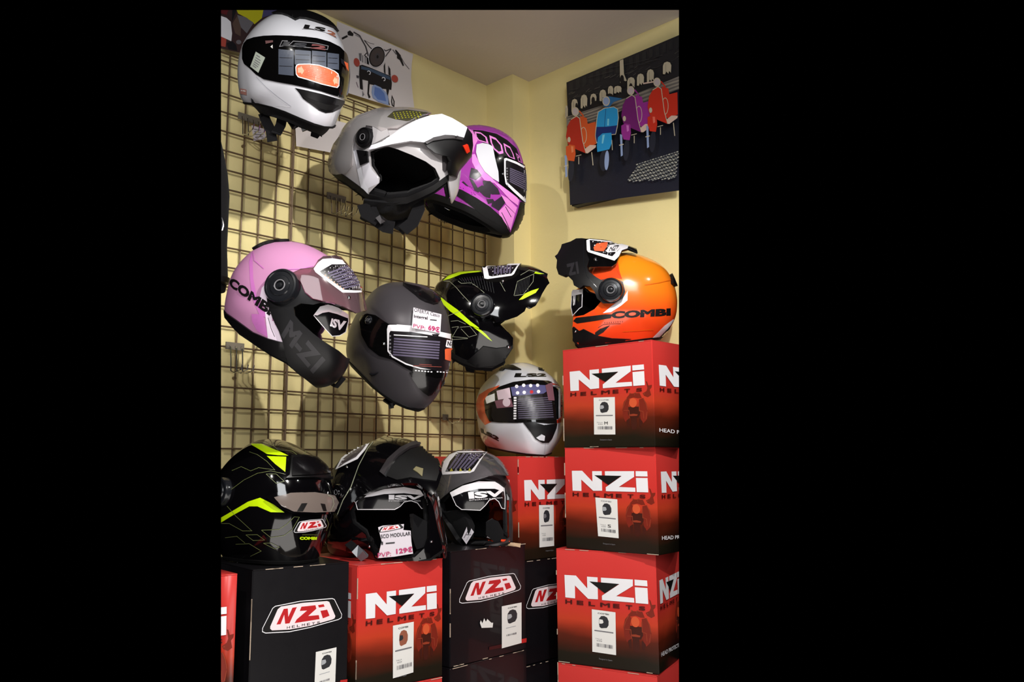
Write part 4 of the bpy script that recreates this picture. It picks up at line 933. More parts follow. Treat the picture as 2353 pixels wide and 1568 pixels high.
# 6 ---- black flip-up hanging near the corner
H = Helmet('flip_up_helmet', 'glossy black flip-up helmet with neon lines hanging near the corner', 'helmet', (.96, -.14, .25), (.16, .98, -.1), (1105, 732), 1.58, .98, jet=True, rim=(-.105, -.13),
    outline=C4((60,520),(110,470),(160,430),(230,390),(330,370),(450,362),(560,360),(660,380),(730,430),(770,520),(780,620),(760,720),(740,800),(760,900),(790,980),(785,1060),(710,1190),(600,1250),(500,1265),(400,1240),(330,1200),(220,1140),(160,1050),(100,930),(70,800),(55,650)))
shell(H, M_gblack, [C4((600,800),(700,760),(780,640),(900,600),(900,900),(800,940),(740,930),(680,890))], line=C4((40,960),(150,1090),(220,1150),(330,1210),(450,1250),(600,1255),(710,1195),(790,1080),(850,990)), cuts=[C4((680,860),(760,800),(800,650),(1100,560),(1400,560),(1400,1500),(800,1500),(715,1195),(790,1075),(795,985),(750,930))]); S = H.outer[0]
b = H.part('chin_bar', M_gblack, pxinc=[C4((505,330),(600,318),(700,307),(860,300),(960,310),(1020,342),(1062,372),(1112,395),(1105,430),(1128,482),(1105,505),(1060,580),(1040,625),(1000,690),(960,712),(920,690),(900,740),(830,790),(740,820),(640,845),(610,790),(560,800),(440,790),(400,720),(410,640),(450,590),(500,540),(520,460))], rot=((0, 0), .95), scl=1.12, th=.012, facing=-.6)
H.outer.append(b) if b not in H.outer else None
neon = M_neon; p = H.px([S, b], 4)
for q in (((110,625),(140,615),(180,650),(290,730),(400,830),(480,890),(482,900),(400,872),(320,812),(220,742),(160,682)), ((428,885),(500,912),(545,950),(602,1015),(560,990),(500,940)), ((150,460),(200,415),(300,380),(500,368),(505,380),(380,392),(320,402),(220,442)), ((845,638),(900,580),(960,552),(1030,530),(1000,572),(940,602),(880,632)), ((985,395),(1000,375),(1080,400),(1040,402))): p.poly(C4(*q), neon)
for q in (((160,465),(215,470),(270,520),(330,590),(392,655)), ((290,465),(320,487),(410,482),(470,522),(530,572)), ((200,782),(250,762),(330,732)), ((225,832),(290,826),(360,858)), ((310,886),(400,880),(462,955),(390,976),(318,900)), ((235,888),(295,880),(240,972),(380,985)), ((225,1000),(380,990)), ((860,412),(940,366),(1070,398)), ((800,598),(832,470),(982,402),(976,470),(885,588),(806,600)), ((660,450),(720,560))): p.line(C4(*q), .9, M_line)
cm = mat('carbon_line', (58, 58, 60), .3)
for i in range(13): p.line(C4((300+i*24,440-i*2),(330+i*24,470+i*9)), .8, cm)
for i in range(9): p.line(C4((830+i*14,480-i*8),(815+i*14,600-i*5)), .8, cm)
p.build('painted_graphics', H.root)
pxhub(H, *C4((515, 685))[0], .031, objs=[S, b], h=.014)
v = H.part('visor', M_smoke, pxinc=[C4((505,330),(700,307),(870,300),(850,400),(790,440),(700,470),(560,470),(525,440))], rot=((0, 0), .95), scl=1.14, th=.003)
if v:
    p = H.px([v], 4); vlabel(p, C4((512,332),(530,322),(700,308),(862,302),(836,335),(802,400),(780,415),(560,446),(530,440)), C4((555,332),(700,322),(836,316),(778,396),(600,422),(572,416)), C4((612,328),(612,402),(775,388),(782,320)), 6, C4((610,412),(760,396)), 5, 1.6); p.build('visor_label', v); rivet(H, *C4((700, 462))[0], .004, [v, b])
H.lug(C4((520,1060),(640,1080),(780,1060),(740,1180),(640,1230),(480,1250),(380,1190)), 'chin_guard', M_mblack, .004, [S], 6)
rivet(H, *C4((750, 1068))[0], .006, [S])
straps(H, 'chin_strap', [[(1070,835,.0),(1075,850,.0),(1090,852,.0)], [(1125,842,.0),(1128,850,.02),(1115,852,.0)]], .012, .003)

# 7 ---- orange
H = Helmet('flip_up_helmet', 'bright orange flip-up helmet standing on the right hand carton stack', 'helmet', (-.96, .04, -.22), (.06, .99, .0), (1424, 688), (1.85,), .96, jet=True, zmin=ZC+.290, rim=(-.11, -.13),
    outline=C4((1340,1000),(1335,900),(1338,800),(1330,700),(1340,600),(1400,500),(1450,400),(1500,330),(1580,270),(1700,215),(1800,200),(1900,205),(2000,235),(2100,280),(2200,350),(2240,430),(2280,520),(2300,650),(2296,750),(2275,830),(2230,920),(2160,985),(2070,1000),(2000,1005),(1900,1022),(1700,1042),(1560,1062),(1420,1072),(1380,1050)))
ln = C4((1300,960),(1345,1010),(1400,1068),(1560,1058),(1800,1032),(2000,1005),(2070,998),(2180,990),(2340,900))
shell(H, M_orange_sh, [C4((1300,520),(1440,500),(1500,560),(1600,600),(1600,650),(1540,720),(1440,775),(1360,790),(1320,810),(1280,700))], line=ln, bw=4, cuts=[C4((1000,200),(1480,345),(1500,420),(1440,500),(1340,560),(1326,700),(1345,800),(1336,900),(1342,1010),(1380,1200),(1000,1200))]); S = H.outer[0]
H.lug(C4((1338,868),(1400,920),(1440,902),(1560,962),(1700,987),(2000,1000),(2062,997),(1900,1022),(1560,1060),(1420,1073),(1380,1050),(1345,1000)), 'lower_trim', M_mblack, .002, [S], 6)
p = H.px([S], 5); rd = mat('red_orange_paint', (238, 78, 34), .2, coat=.6)
p.poly(C4((1482,340),(1560,292),(1700,262),(1755,285),(1768,370),(1792,445),(1700,430),(1640,445),(1600,470),(1500,430)), rd)
p.poly(C4((1845,550),(1842,640),(1780,692),(1690,748),(1615,758),(1700,690),(1800,620)), M_white)
p.poly(C4((2280,798),(2180,872),(2055,998),(2120,990),(2190,925),(2240,862)), M_white); p.poly(C4((2235,870),(2150,960),(2125,985),(2140,985),(2200,920)), M_black)
p.poly(C4((2190,925),(2245,862),(2300,790),(2310,900),(2230,990),(2120,998)), M_mblack)
p.poly(C4((1345,830),(1372,800),(1640,768),(1702,768),(1690,802),(1560,826),(1382,852)), M_black); p.poly(C4((1500,770),(1530,735),(1560,768)), rd)
p.poly(C4((1590,902),(1682,868),(1620,932),(1548,975),(1546,935)), M_black)
p.text('COMBI', C4((1700, 742), (2235, 712), (2235, 780), (1690, 808)), M_black, .06)
p.line(C4((1575,890),(1620,862),(1690,855),(1780,852)), .8, M_black)
for i in range(9): p.ell(*C4((1635+i*20, 846-i*1.6))[0], 1.0, 1.2, M_black, 5)
p.line(C4((1752,285),(1750,370),(1790,440)), 1.2, rd); p.line(C4((2235,455),(2130,480),(2000,500)), 1.4, mat('crease_shade_orange', (220, 104, 20), .3)); p.line(C4((1800,925),(1950,915),(2080,905)), 1.2, mat('crease_shade_orange', (220, 104, 20), .3))  # darker orange strokes paint the shade of the shell's creases
p.build('painted_graphics', H.root)
b = H.part('chin_bar', M_mblack, pxinc=[C4((1175,235),(1200,215),(1230,160),(1240,125),(1320,100),(1370,72),(1420,70),(1470,75),(1465,120),(1470,200),(1492,262),(1472,330),(1482,372),(1560,430),(1600,452),(1700,430),(1800,470),(1822,560),(1800,620),(1720,667),(1620,670),(1562,622),(1540,560),(1500,512),(1440,502),(1400,532),(1350,502),(1340,460),(1282,402),(1255,417),(1210,402),(1190,340),(1196,270))], rot=((0, 0), .95), scl=1.16, th=.014, facing=-.6)
H.outer.append(b) if b not in H.outer else None
p = H.px([b], 4); p.text('Z1', C4((1275, 310), (1385, 285), (1400, 395), (1300, 420)), mat('grey_letter', (36, 34, 38), .4), .06)
p.line(C4((1440,90),(1440,300),(1470,420),(1560,520)), 1.4, M_hub); p.build('printed_letters', b)
pxhub(H, *C4((1690, 545))[0], .031, objs=[S, b], h=.012)
v = H.part('visor', M_dark, pxinc=[C4((1455,78),(1500,72),(1700,92),(1850,138),(1925,165),(1935,205),(1850,172),(1790,190),(1760,250),(1740,300),(1700,330),(1480,335),(1492,262),(1468,200))], rot=((0, 0), .95), scl=1.18, th=.003)
if v:
    p = H.px([v, b, S], 4); vlabel(p, C4((1466,90),(1492,78),(1700,100),(1852,140),(1842,165),(1790,182),(1762,240),(1722,278),(1482,198),(1470,180)), C4((1496,88),(1700,112),(1784,150),(1772,168),(1702,238),(1502,182)), C4((1500,95),(1502,96),(1502,97),(1500,97)), 1)
    p.poly(C4((1530,158),(1560,120),(1662,105),(1652,150),(1622,192),(1540,186)), M_oran); p.poly(C4((1642,190),(1682,132),(1775,125),(1800,140),(1740,195),(1660,205)), M_frame); p.text('NZi', C4((1690,145),(1770,135),(1735,185),(1670,192)), M_txt, .04)
    p.build('visor_label', v); rivet(H, *C4((1550, 265))[0], .005, [v, b])
isv(H, C4((1335,560),(1430,540),(1425,700),(1400,715),(1340,780),(1325,700)), C4((1340,545),(1425,540),(1425,580),(1335,600)), C4((1345,590),(1370,590),(1365,680),(1345,690)), off=-.012)
H.part('rear_spoiler', M_mblack, off=.008, th=.012, outer=False, pxinc=[C4((2128,288),(2180,292),(2262,350),(2340,390),(2340,510),(2282,522),(2240,492),(2235,430),(2212,350))])
rivet(H, *C4((1365, 925))[0], .004, [S])
# 8 ---- white with orange cheeks
H = Helmet('full_face_helmet', 'white full-face helmet with orange cheek panels standing on a red carton', 'helmet', (.273, .10, .95), (-.04, .99, -.11), (1196, 945), 1.60, .985, zmin=ZC+.011, rim=(-.11, -.13),
    outline=C6((35,480),(40,420),(60,360),(100,310),(150,265),(190,235),(240,205),(290,187),(345,180),(400,190),(450,210),(500,240),(560,290),(600,330),(622,380),(635,450),(640,540),(632,640),(605,720),(565,770),(500,805),(440,802),(350,796),(250,778),(130,757),(85,742),(66,680),(48,580)))
shell(H, M_gwhite, [C6((140,430),(200,370),(300,335),(400,322),(520,328),(600,350),(600,560),(520,575),(320,575),(170,570))], line=C6((10,715),(85,743),(250,778),(380,798),(500,806),(575,780),(650,700)), bw=2, rollw=4)
S = H.outer[0]; p = H.px([S], 5); oc = mat('orange_panel_paint', (232, 92, 52), .25, coat=.4); rc = mat('red_orange_panel', (190, 52, 36), .25, coat=.4)
p.poly(C6((42,450),(60,400),(120,362),(200,335),(160,390),(140,440),(140,500),(165,570),(140,582),(100,602),(62,552),(40,492)), oc)
p.poly(C6((505,312),(580,330),(640,375),(640,580),(568,592),(540,450)), rc)
p.text('LS2', C6((305,256),(512,258),(507,280),(294,284)), M_black, .07); p.text('LS2', C6((72,622),(200,684),(192,710),(76,652)), M_black, .07)
p.line(C6((500,590),(505,700),(495,800)), 1.0, mat('crease_shade_grey', (176,176,186), .3)); p.build('painted_graphics', H.root)  # shade of the chin ridge drawn as a grey line
v = H.part('visor', M_smoke, pxinc=[C6((100,440),(130,390),(200,348),(290,318),(400,303),(520,310),(545,320),(560,450),(575,590),(520,592),(420,582),(320,587),(200,585),(135,577),(108,520))], off=.003, th=.0025)
H.lug(C6((175,240),(205,218),(240,204),(290,208),(342,236),(285,237),(235,228),(222,240)), 'crown_vent', M_mblack, .004, [S], 4); H.lug(C6((448,210),(490,224),(516,246),(458,236)), 'crown_vent', M_mblack, .004, [S], 4)
H.lug(C6((358,586),(420,582),(490,602),(575,592),(570,622),(542,690),(520,716),(480,718),(436,694),(400,640)), 'chin_vent', M_mblack, .004, [S], 4)
H.lug(C6((440,682),(475,660),(495,670),(490,702),(458,697)), 'chin_vent_tip', M_gwhite, .007, [S], 4)
p = H.px([v], 4); p.poly(C6((150,470),(290,480),(300,582),(160,577),(142,540)), M_lab); p.poly(C6((100,415),(165,390),(168,440),(112,460)), M_paper); p.poly(C6((178,374),(265,352),(275,420),(188,434)), mat('pale_pink_print', (214, 190, 200), .5)); p.poly(C6((165,440),(275,425),(290,480),(180,490)), mat('visor_print_mauve', (120, 78, 90), .4))
p.ell(*C6((245,450))[0], 9, 10, mat('pale_pink_print', (214, 190, 200), .5))
p.poly(C6((272,350),(400,330),(510,338),(515,375),(480,400),(285,410)), mat('flag_blue', (86, 84, 128), .45))
for x, y, c in ((312,345,0),(358,338,0),(404,340,0),(450,338,0),(318,388,0),(362,385,0),(410,382,1),(456,380,0)): p.ell(*C6((x,y))[0], 4, 4, M_red if c else M_frame, 12)
p.poly(C6((288,408),(540,390),(562,565),(300,567)), M_lab); p.rows(C6((318,425),(540,412),(555,555),(325,562)), 10, M_rows, .35)
for i in range(9): p.poly(C6((294,416+i*17),(312,416+i*17),(312,427+i*17),(294,427+i*17)), M_frame)
p.poly(C6((500,340),(545,320),(560,440),(520,440)), mat('visor_print_mauve', (120, 78, 90), .4)); p.build('visor_label', v)
# 9 ---- black with neon, rear view
H = Helmet('modular_helmet', 'glossy black helmet with neon yellow flashes seen from behind on a black carton', 'helmet', (-.80, -.06, -.60), (.01, .985, -.16), (625, 1154), 1.60, .955, zmin=ZC-.212, rim=(-.11, -.13),
    outline=C5((-50,650),(-35,540),(-10,450),(30,390),(80,325),(150,260),(240,193),(320,165),(400,155),(480,165),(560,192),(640,235),(720,285),(790,350),(840,430),(865,520),(880,620),(880,700),(862,780),(832,880),(800,960),(770,1040),(700,1088),(600,1098),(400,1098),(200,1085),(60,1065),(-10,980),(-45,850)))
shell(H, M_gblack, [], line=C5((-80,1040),(60,1068),(200,1085),(400,1098),(600,1098),(720,1086),(880,1050)), bw=6, rollw=3); S = H.outer[0]
p = H.px([S], 5)
for q in (((238,197),(330,198),(420,238),(470,257),(532,287),(450,284),(370,275),(300,232)), ((370,290),(515,296),(508,410),(432,350)), ((740,305),(770,318),(828,410),(822,422),(770,352)), ((25,790),(22,755),(130,692),(230,632),(320,602),(420,652),(502,713),(400,711),(300,667),(240,667),(120,732)), ((872,655),(890,690),(878,722),(855,722))): p.poly(C5(*q), M_neon)
for q in (((340,190),(420,215),(450,245),(560,255),(605,290)), ((100,545),(200,470),(300,420),(400,402),(500,425)), ((240,260),(300,280),(370,330),(430,395),(310,378),(250,402),(180,370),(110,400)), ((365,425),(440,425),(500,480),(440,495),(365,425)), ((30,795),(90,795),(190,850),(260,850),(140,740),(75,665)), ((330,845),(460,840),(520,800),(575,745),(612,748),(560,840),(500,885),(400,900),(330,845)), ((215,880),(300,878),(355,918),(270,922),(215,880)), ((345,942),(400,940),(465,972),(430,985),(345,942)), ((660,250),(652,280),(670,295)), ((812,752),(830,800),(812,850)), ((140,950),(240,945),(330,1000),(250,1040)), ((60,900),(150,890),(210,940))): p.line(C5(*q), .9, mat('pale_olive_line', (112, 120, 70), .35))
q4 = homog([(190, 703), (808, 703), (808, 400), (190, 400)], C5((572, 862), (812, 862), (808, 762), (580, 764)))
badge(p, q4, M_red, M_white, M_pinkw, M_black, 1.0)
p.text('COMBI', C5((612,893),(740,893),(737,916),(612,916)), M_neon, .06); p.text('GRAPHIC', C5((630,872),(750,872),(748,884),(630,884)), mat('dim_olive_text', (70, 74, 30), .5)) if False else p.rows(C5((630,872),(752,872),(750,884),(630,884)), 1, mat('dim_olive_text', (70, 74, 30), .5), .5)
p.build('painted_graphics', H.root)
a = H.lug(C5((545,300),(640,298),(730,312),(790,362),(852,440),(862,470),(700,455),(508,462),(535,440)), 'top_rear_vent', M_mblack, .008, [S], 5); H.lug(C5((555,325),(640,318),(720,330),(775,375),(820,432),(690,445),(550,450)), 'vent_window', mat('vent_gloss_black', (14, 12, 14), .2, coat=.5), .012, [S], 5)
H.lug(C5((372,600),(430,570),(540,552),(700,552),(800,565),(862,600),(880,650),(852,712),(780,724),(560,717),(500,692),(430,652)), 'rear_spoiler', M_gblack, .010, [S], 5)
g = H.lug(C5((430,602),(540,572),(700,568),(840,592),(868,640),(838,702),(700,708),(560,702),(480,662)), 'spoiler_window', mat('brown_tinted_plastic', (116, 104, 98), .2, coat=.5), .013, [S], 5)
p = H.px([g], 4); p.poly(C5((595,705),(630,645),(674,643),(640,705)), M_black); p.poly(C5((772,645),(806,650),(818,702),(792,702)), M_black); p.polys(stroke_poly(C5((372,600),(430,572),(540,555),(700,555),(800,568),(862,602),(872,650),(846,706),(780,718),(560,712),(500,690),(430,650)), 1.2, True), M_line); p.build('vent_slots', g)
pxhub(H, 512, 1131, .030, objs=[S], h=.012)
# 10 ---- black flip-up with price card
H = Helmet('flip_up_helmet', 'glossy black flip-up helmet with a 129 euro price card, chin bar raised', 'helmet', (.64, -.12, .75), (-.03, .97, .22), (880, 1165), 1.55, .95, jet=True, zmin=ZC-.220, rim=(-.11, -.13),
    outline=C5((765,870),(775,760),(800,640),(850,520),(900,420),(1000,330),(1150,270),(1300,260),(1450,290),(1540,350),(1600,450),(1630,600),(1642,760),(1648,900),(1640,1000),(1600,1060),(1500,1085),(1350,1095),(1150,1100),(1000,1090),(880,1060),(810,1000),(775,940)))
op = C5((985,700),(1040,615),(1100,560),(1200,520),(1350,498),(1480,500),(1555,545),(1580,640),(1592,780),(1585,900),(1555,980),(1480,1050),(1300,1070),(1180,1060),(1140,960),(1110,880),(1010,800))
shell(H, M_gblack, [op], line=C5((720,960),(800,1030),(880,1072),(1000,1098),(1150,1106),(1350,1100),(1500,1092),(1600,1070),(1700,1000)), bw=4, rollw=3); S = H.outer[0]
b = H.part('chin_bar', M_gblack, pxinc=[C5((835,440),(880,370),(940,290),(1050,220),(1180,170),(1300,110),(1380,75),(1430,68),(1500,90),(1552,130),(1602,200),(1652,290),(1682,380),(1684,430),(1655,520),(1612,585),(1565,545),(1500,495),(1440,490),(1300,500),(1180,535),(1080,585),(1010,640),(950,700),(905,745),(880,700),(860,560))], rot=((0, 0), 1.0), scl=1.17, th=.014, facing=-.6)
if b not in H.outer: H.outer.append(b)
H.lug(C5((1225,412),(1280,322),(1370,242),(1450,202),(1540,178),(1622,196),(1606,222),(1535,208),(1445,232),(1355,292),(1295,362),(1257,438)), 'chin_lip', M_satin, .007, [b], 5)
H.lug(C5((1270,440),(1305,370),(1365,302),(1450,245),(1535,222),(1610,240),(1655,330),(1660,420),(1640,480),(1560,470),(1450,452),(1350,470)), 'chin_padding', M_rubber, .003, [b], 5)
H.lug(C5((1470,402),(1490,380),(1542,396),(1536,452),(1502,422)), 'padding_gap', mat('khaki_tape', (120, 112, 80), .5), .006, [b], 4)
H.lug(C5((1480,110),(1552,128),(1545,140),(1500,150),(1480,135)), 'chin_vent', M_mblack, .010, [b], 4)
p = H.px([b, S], 4)
p.line(C5((1168,182),(1128,232),(1060,362),(1002,522),(942,622),(895,742)), 1.6, M_line); p.poly(C5((885,392),(930,305),(1000,245),(1110,192),(1148,180),(1112,240),(1052,312),(962,354)), M_frame); p.poly(C5((905,378),(942,312),(1005,260),(1100,210),(1120,202),(1092,240),(1040,298),(956,342)), mat('label_grey', (88, 80, 80), .4))
p.rows(C5((930,340),(1090,225),(1075,262),(960,338)), 4, M_lab, .4); p.build('visor_label', b)
rivet(H, *C5((972, 372))[0], .003, [b, S])
isv(H, C5((1038,640),(1080,588),(1200,532),(1350,502),(1480,502),(1545,545),(1562,620),(1560,685),(1530,682),(1500,642),(1450,624),(1400,635),(1370,668),(1330,690),(1052,690)), C5((1100,600),(1130,575),(1250,538),(1400,522),(1520,545),(1548,585),(1400,568),(1250,575),(1160,592)), C5((1285,580),(1545,585),(1532,616),(1285,616)), C5((1285,620),(1525,622),(1522,630),(1285,630)), off=-.010)
H.lug(C5((1010,720),(1110,780),(1190,830),(1200,960),(1130,1060),(1000,1050),(900,960),(880,860)), 'cheek_guard', M_gblack, .004, [S], 6) if False else None
H.part('cheek_pad', M_fabric, off=-.008, th=.02, outer=False, pxinc=[C5((1480,720),(1590,780),(1590,900),(1560,980),(1500,1000),(1470,900))])
straps(H, 'strap_buckle', [[(816,1262,.12),(828,1273,.125),(838,1283,.12)]], .020, .008, mat('buckle_grey', (90, 94, 100), .25, coat=.5)); straps(H, 'chin_strap', [[(800,1248,.11),(812,1258,.12),(818,1264,.12)]], .018, .003)
rivet(H, *C5((1140, 968))[0], .004, [S]); rivet(H, *C5((1605, 932))[0], .003, [S])
pxhub(H, *C5((905, 560))[0], .018, objs=[S, b], h=.006, m=M_gblack)
co = H.M.translation-_F*.125; n = (-_F+_R*.1+_U*.12).normalized()
def d(p):
    f4 = homog([(190, 703), (808, 703), (808, 400), (190, 400)], C5((1208, 862), (1394, 852), (1392, 796), (1215, 818)))
    badge(p, f4, M_red, M_black, M_pinkw, M_black, 1.0)
    p.text('CASCO MODULAR', C5((1175,878),(1445,852),(1447,884),(1178,912)), M_txt, .01) if False else p.text('SCO MODULAR', C5((1225,880),(1448,856),(1449,884),(1227,908)), M_txt, .01)
    p.text('1', C5((1230,932),(1242,932),(1242,955),(1230,955)), M_txt, .03); p.rows(C5((1262,938),(1330,932),(1331,946),(1263,952)), 1, M_txt, .6)
    p.text('PVP:', C5((1202,1018),(1302,1004),(1302,1038),(1204,1052)), M_pinktxt); p.text('129€', C5((1340,985),(1462,968),(1464,1008),(1342,1025)), M_pinktxt, .03)
card('price_card', 'white paper price card reading 129 euros hanging in the black flip-up helmet', C5((1205,825),(1240,812),(1400,800),(1395,845),(1450,850),(1455,930),(1468,1022),(1330,1045),(1202,1057),(1232,930)), co, n, d)
# 11 ---- open face
H = Helmet('open_face_helmet', 'satin dark grey open-face helmet with clear visor raised, on a black carton', 'helmet', (.56, .04, .83), (-.02, .995, -.04), (1086, 1155), 1.56, .90, sc3=(1, .95, 1), jet=True, zmin=ZC-.209, rim=(-.11, -.13),
    outline=C5((1612,720),(1600,640),(1618,530),(1650,450),(1680,390),(1720,330),(1800,280),(1900,262),(2000,265),(2080,310),(2125,390),(2150,480),(2165,560),(2165,700),(2175,800),(2178,900),(2170,945),(2100,970),(1980,978),(1860,988),(1780,950),(1715,880),(1648,800)))
op = C5((1650,640),(1700,575),(1780,520),(1880,478),(2000,458),(2090,478),(2150,520),(2200,600),(2200,900),(2160,935),(2000,965),(1850,972),(1790,925),(1715,800),(1665,720))
shell(H, M_satin, [op], line=C5((1560,860),(1650,845),(1712,905),(1780,962),(1860,990),(1980,980),(2100,974),(2220,940)), bw=3, rollw=3, facing=-.6); S = H.outer[0]
H.part('opening_rim', M_mblack, off=.004, th=.012, outer=False, pxinc=[C5((1632,640),(1690,555),(1775,500),(1880,458),(2000,438),(2095,460),(2160,505),(2150,525),(2090,485),(2000,465),(1880,485),(1785,528),(1708,580),(1662,645),(1680,720),(1728,795),(1802,915),(1850,960),(1838,978),(1790,940),(1700,815),(1648,725))])
isv(H, C5((1748,565),(1840,515),(1960,482),(2080,484),(2150,525),(2158,600),(2156,686),(2132,680),(2110,632),(2080,608),(2040,620),(2010,660),(1972,696),(1832,690),(1792,660)), C5((1750,565),(1840,515),(1960,484),(2080,486),(2146,525),(2148,556),(2080,535),(1960,535),(1850,560),(1765,595)), C5((1880,560),(2148,545),(2145,592),(1888,612)), C5((1890,617),(2140,598),(2140,606),(1892,626)), off=-.010)
p = None
H.part('cheek_pad', M_fabric, off=-.008, th=.02, outer=False, pxinc=[C5((1665,720),(1790,700),(1850,760),(1880,830),(1850,940),(1790,925),(1715,800))])
H.part('cheek_pad', M_fabric, off=-.008, th=.02, outer=False, pxinc=[C5((2010,790),(2060,765),(2120,780),(2165,860),(2165,935),(2080,945),(2010,890))])
co = H.M.translation-_F*.105
card('x', None, C5((1835,905),(1880,800),(1925,860),(1868,952)), co, -_F, lambda p: [p.line(C5((1850,905),(1890,830)), 1.2, M_txt), p.line(C5((1868,925),(1905,855)), 1.5, M_ik2), p.line(C5((1862,880),(1905,880)), 1, M_txt)], parent=H.root)
card('x', None, C5((2020,900),(2058,860),(2112,915),(2080,922)), co-_F*.01, -_F, lambda p: None, parent=H.root)
straps(H, 'strap_buckle', [[(1126,1249,.10),(1136,1243,.12),(1150,1243,.12),(1168,1244,.11)], [(1127,1243,.11),(1126,1252,.12),(1150,1251,.12)]], .013, .005, mat('buckle_orange', (226, 66, 30), .4)); straps(H, 'chin_strap', [[(1164,1250,.115),(1180,1252,.12),(1196,1254,.12)]], .010, .003, mat('strap_beige', (190, 160, 130), .8))
v = H.part('visor', M_clear, pxinc=[C5((1600,600),(1625,500),(1670,400),(1690,330),(1735,285),(1800,252),(1900,242),(2050,244),(2135,256),(2210,282),(2256,345),(2267,412),(2240,432),(2180,438),(2090,430),(2040,440),(1960,462),(1850,500),(1760,545),(1690,600),(1640,650))], rot=((0, 0), .62), scl=1.10, th=.003, off=.002)
p = H.px([v, S], 4); vlabel(p, C5((1690,430),(1682,400),(1700,330),(1742,280),(1805,254),(2032,252),(1995,290),(1955,350),(1925,402),(1890,416)), C5((1712,408),(1745,330),(1800,265),(2018,262),(1970,312),(1935,362),(1905,398)), C5((1800,275),(1728,385),(1890,385),(2000,272)), 6)
for i in range(6): x = 1712+i*34; p.poly(C5((x,405),(x+12,378),(x+24,403)), mat('arrow_yellow', (170, 160, 60), .5) if i % 2 else M_grey)
p.line(C5((2032,252),(1995,290),(1955,352),(1925,404),(1890,418)), 1.2, M_frame); p.build('visor_label', v)
pxhub(H, *C5((1615, 590))[0], .014, objs=[S], h=.006, m=M_mblack)
# ------------------------------------------------------------------ wire grid
GY = 1.851; R0 = .0023
gx = lambda px, py: on_axis(px, py, 1, GY)
xe = gx(1115, 560).x; xk = gx(500+875/5.6, 960).x; ns = round((xe-xk)/.049); dx = (xe-xk)/ns
z1 = gx(500+200/5.6, 780+625/5.6).z; z4 = gx(500+190/5.6, 780+1410/5.6).z; dz = (z1-z4)/3
ztop = gx(540, 133).z
def grid_panel(name, label, xs, x_thick):
    r = empty(name, (xs[0], GY, .5), None, label, 'wire grid', None)
    zs = [z1+dz*k for k in range(-12, 40) if z1+dz*k < ztop-.01 and z1+dz*k > .55]
    for x in xs:
        bm = bmesh.new(); rr = R0*1.35 if x in x_thick else R0; tube(bm, [(x, GY, .5), (x, GY, ztop)], rr, 6)
        finish(bm, 'vertical_wire', M_wire, r)
    for z in zs+[ztop, ztop-.022]:
        bm = bmesh.new(); tube(bm, [(xs[0], GY-R0*1.8, z), (xs[-1], GY-R0*1.8, z)], R0, 6); finish(bm, 'horizontal_wire', M_wire, r)
    for z in (.9, 1.5, 2.1):                    # clips that hold the panel off the wall
        bm = bmesh.new(); tube(bm, [(xs[len(xs)//2], GY, z), (xs[len(xs)//2], YW-.0004, z)], .004, 8); finish(bm, 'wall_clip', M_wire, r)
    return r
xsl = [xk-dx*k for k in range(6, 0, -1)]; xsr = [xk+dx*k for k in range(0, ns+1)]
grid_panel('wire_grid_panel', 'narrow dark wire grid panel at the far left of the cream wall', xsl+[xk-.0045], [])
grid_panel('wire_grid_panel', 'wide dark wire grid panel behind the hanging helmets, reaching the corner', xsr, [xk, xsr[-1]])
# ------------------------------------------------------------------ hooks on the grid
M_dullm = mat('dull_bracket_metal', (120, 112, 98), .55, .3)
def hook(px, py, label, n=2, drop=.045, reach=.05):
    c = gx(px, py); k = round((c.z-z1)/dz); c.z = z1+k*dz; r = empty('display_hook', c, None, label, 'hook', 'wire hooks on the grid')
    bm = bmesh.new(); box_bm(bm, (c.x-.014*n/2-.004, GY-.008, c.z-.006), (c.x+.014*n/2+.004, GY-.005, c.z+.012)); bmesh.ops.recalc_face_normals(bm, faces=bm.faces); finish(bm, 'back_plate', M_dullm, r, smooth=False)
    for i in range(n):
        x = c.x+(i-(n-1)/2)*.016; bm = bmesh.new()
        tube(bm, [(x, GY-.006, c.z+.004), (x, GY-.015, c.z-.002), (x, GY-.018, c.z-drop*.5), (x, GY-.02, c.z-drop), (x, GY-.02-reach*.4, c.z-drop-.006), (x, GY-.02-reach, c.z-drop), (x, GY-.02-reach-.004, c.z-drop+.012)], .0016, 6)
        finish(bm, 'prong', M_chrome, r)
    return r
hook(770, 455, 'bundle of bare chrome hooks beside the raised silver helmet, left of it', 4, .05)
hook(1003, 492, 'pair of bare chrome hooks below the purple patterned helmet', 2, .04)
hook(537, 792, 'chrome hooks hanging below the back of the pink helmet', 3, .06)
hook(570, 268, 'chrome hooks with a hanging tag below the topmost white helmet', 4, .05)
hook(1020, 968, 'small hook end sticking out between grey helmet and low black ones', 1, .01)
co = gx(593, 305)-Vector((0, .03, 0)); card('price_tag', 'small white tag hanging from hooks below the topmost white helmet', [(578,288),(606,296),(612,318),(583,324)], co, Vector((0, -1, 0)), lambda p: [p.rows([(583,294),(604,299),(607,316),(586,319)], 4, M_grey, .3, 0, 1, .4)], 'price tag')
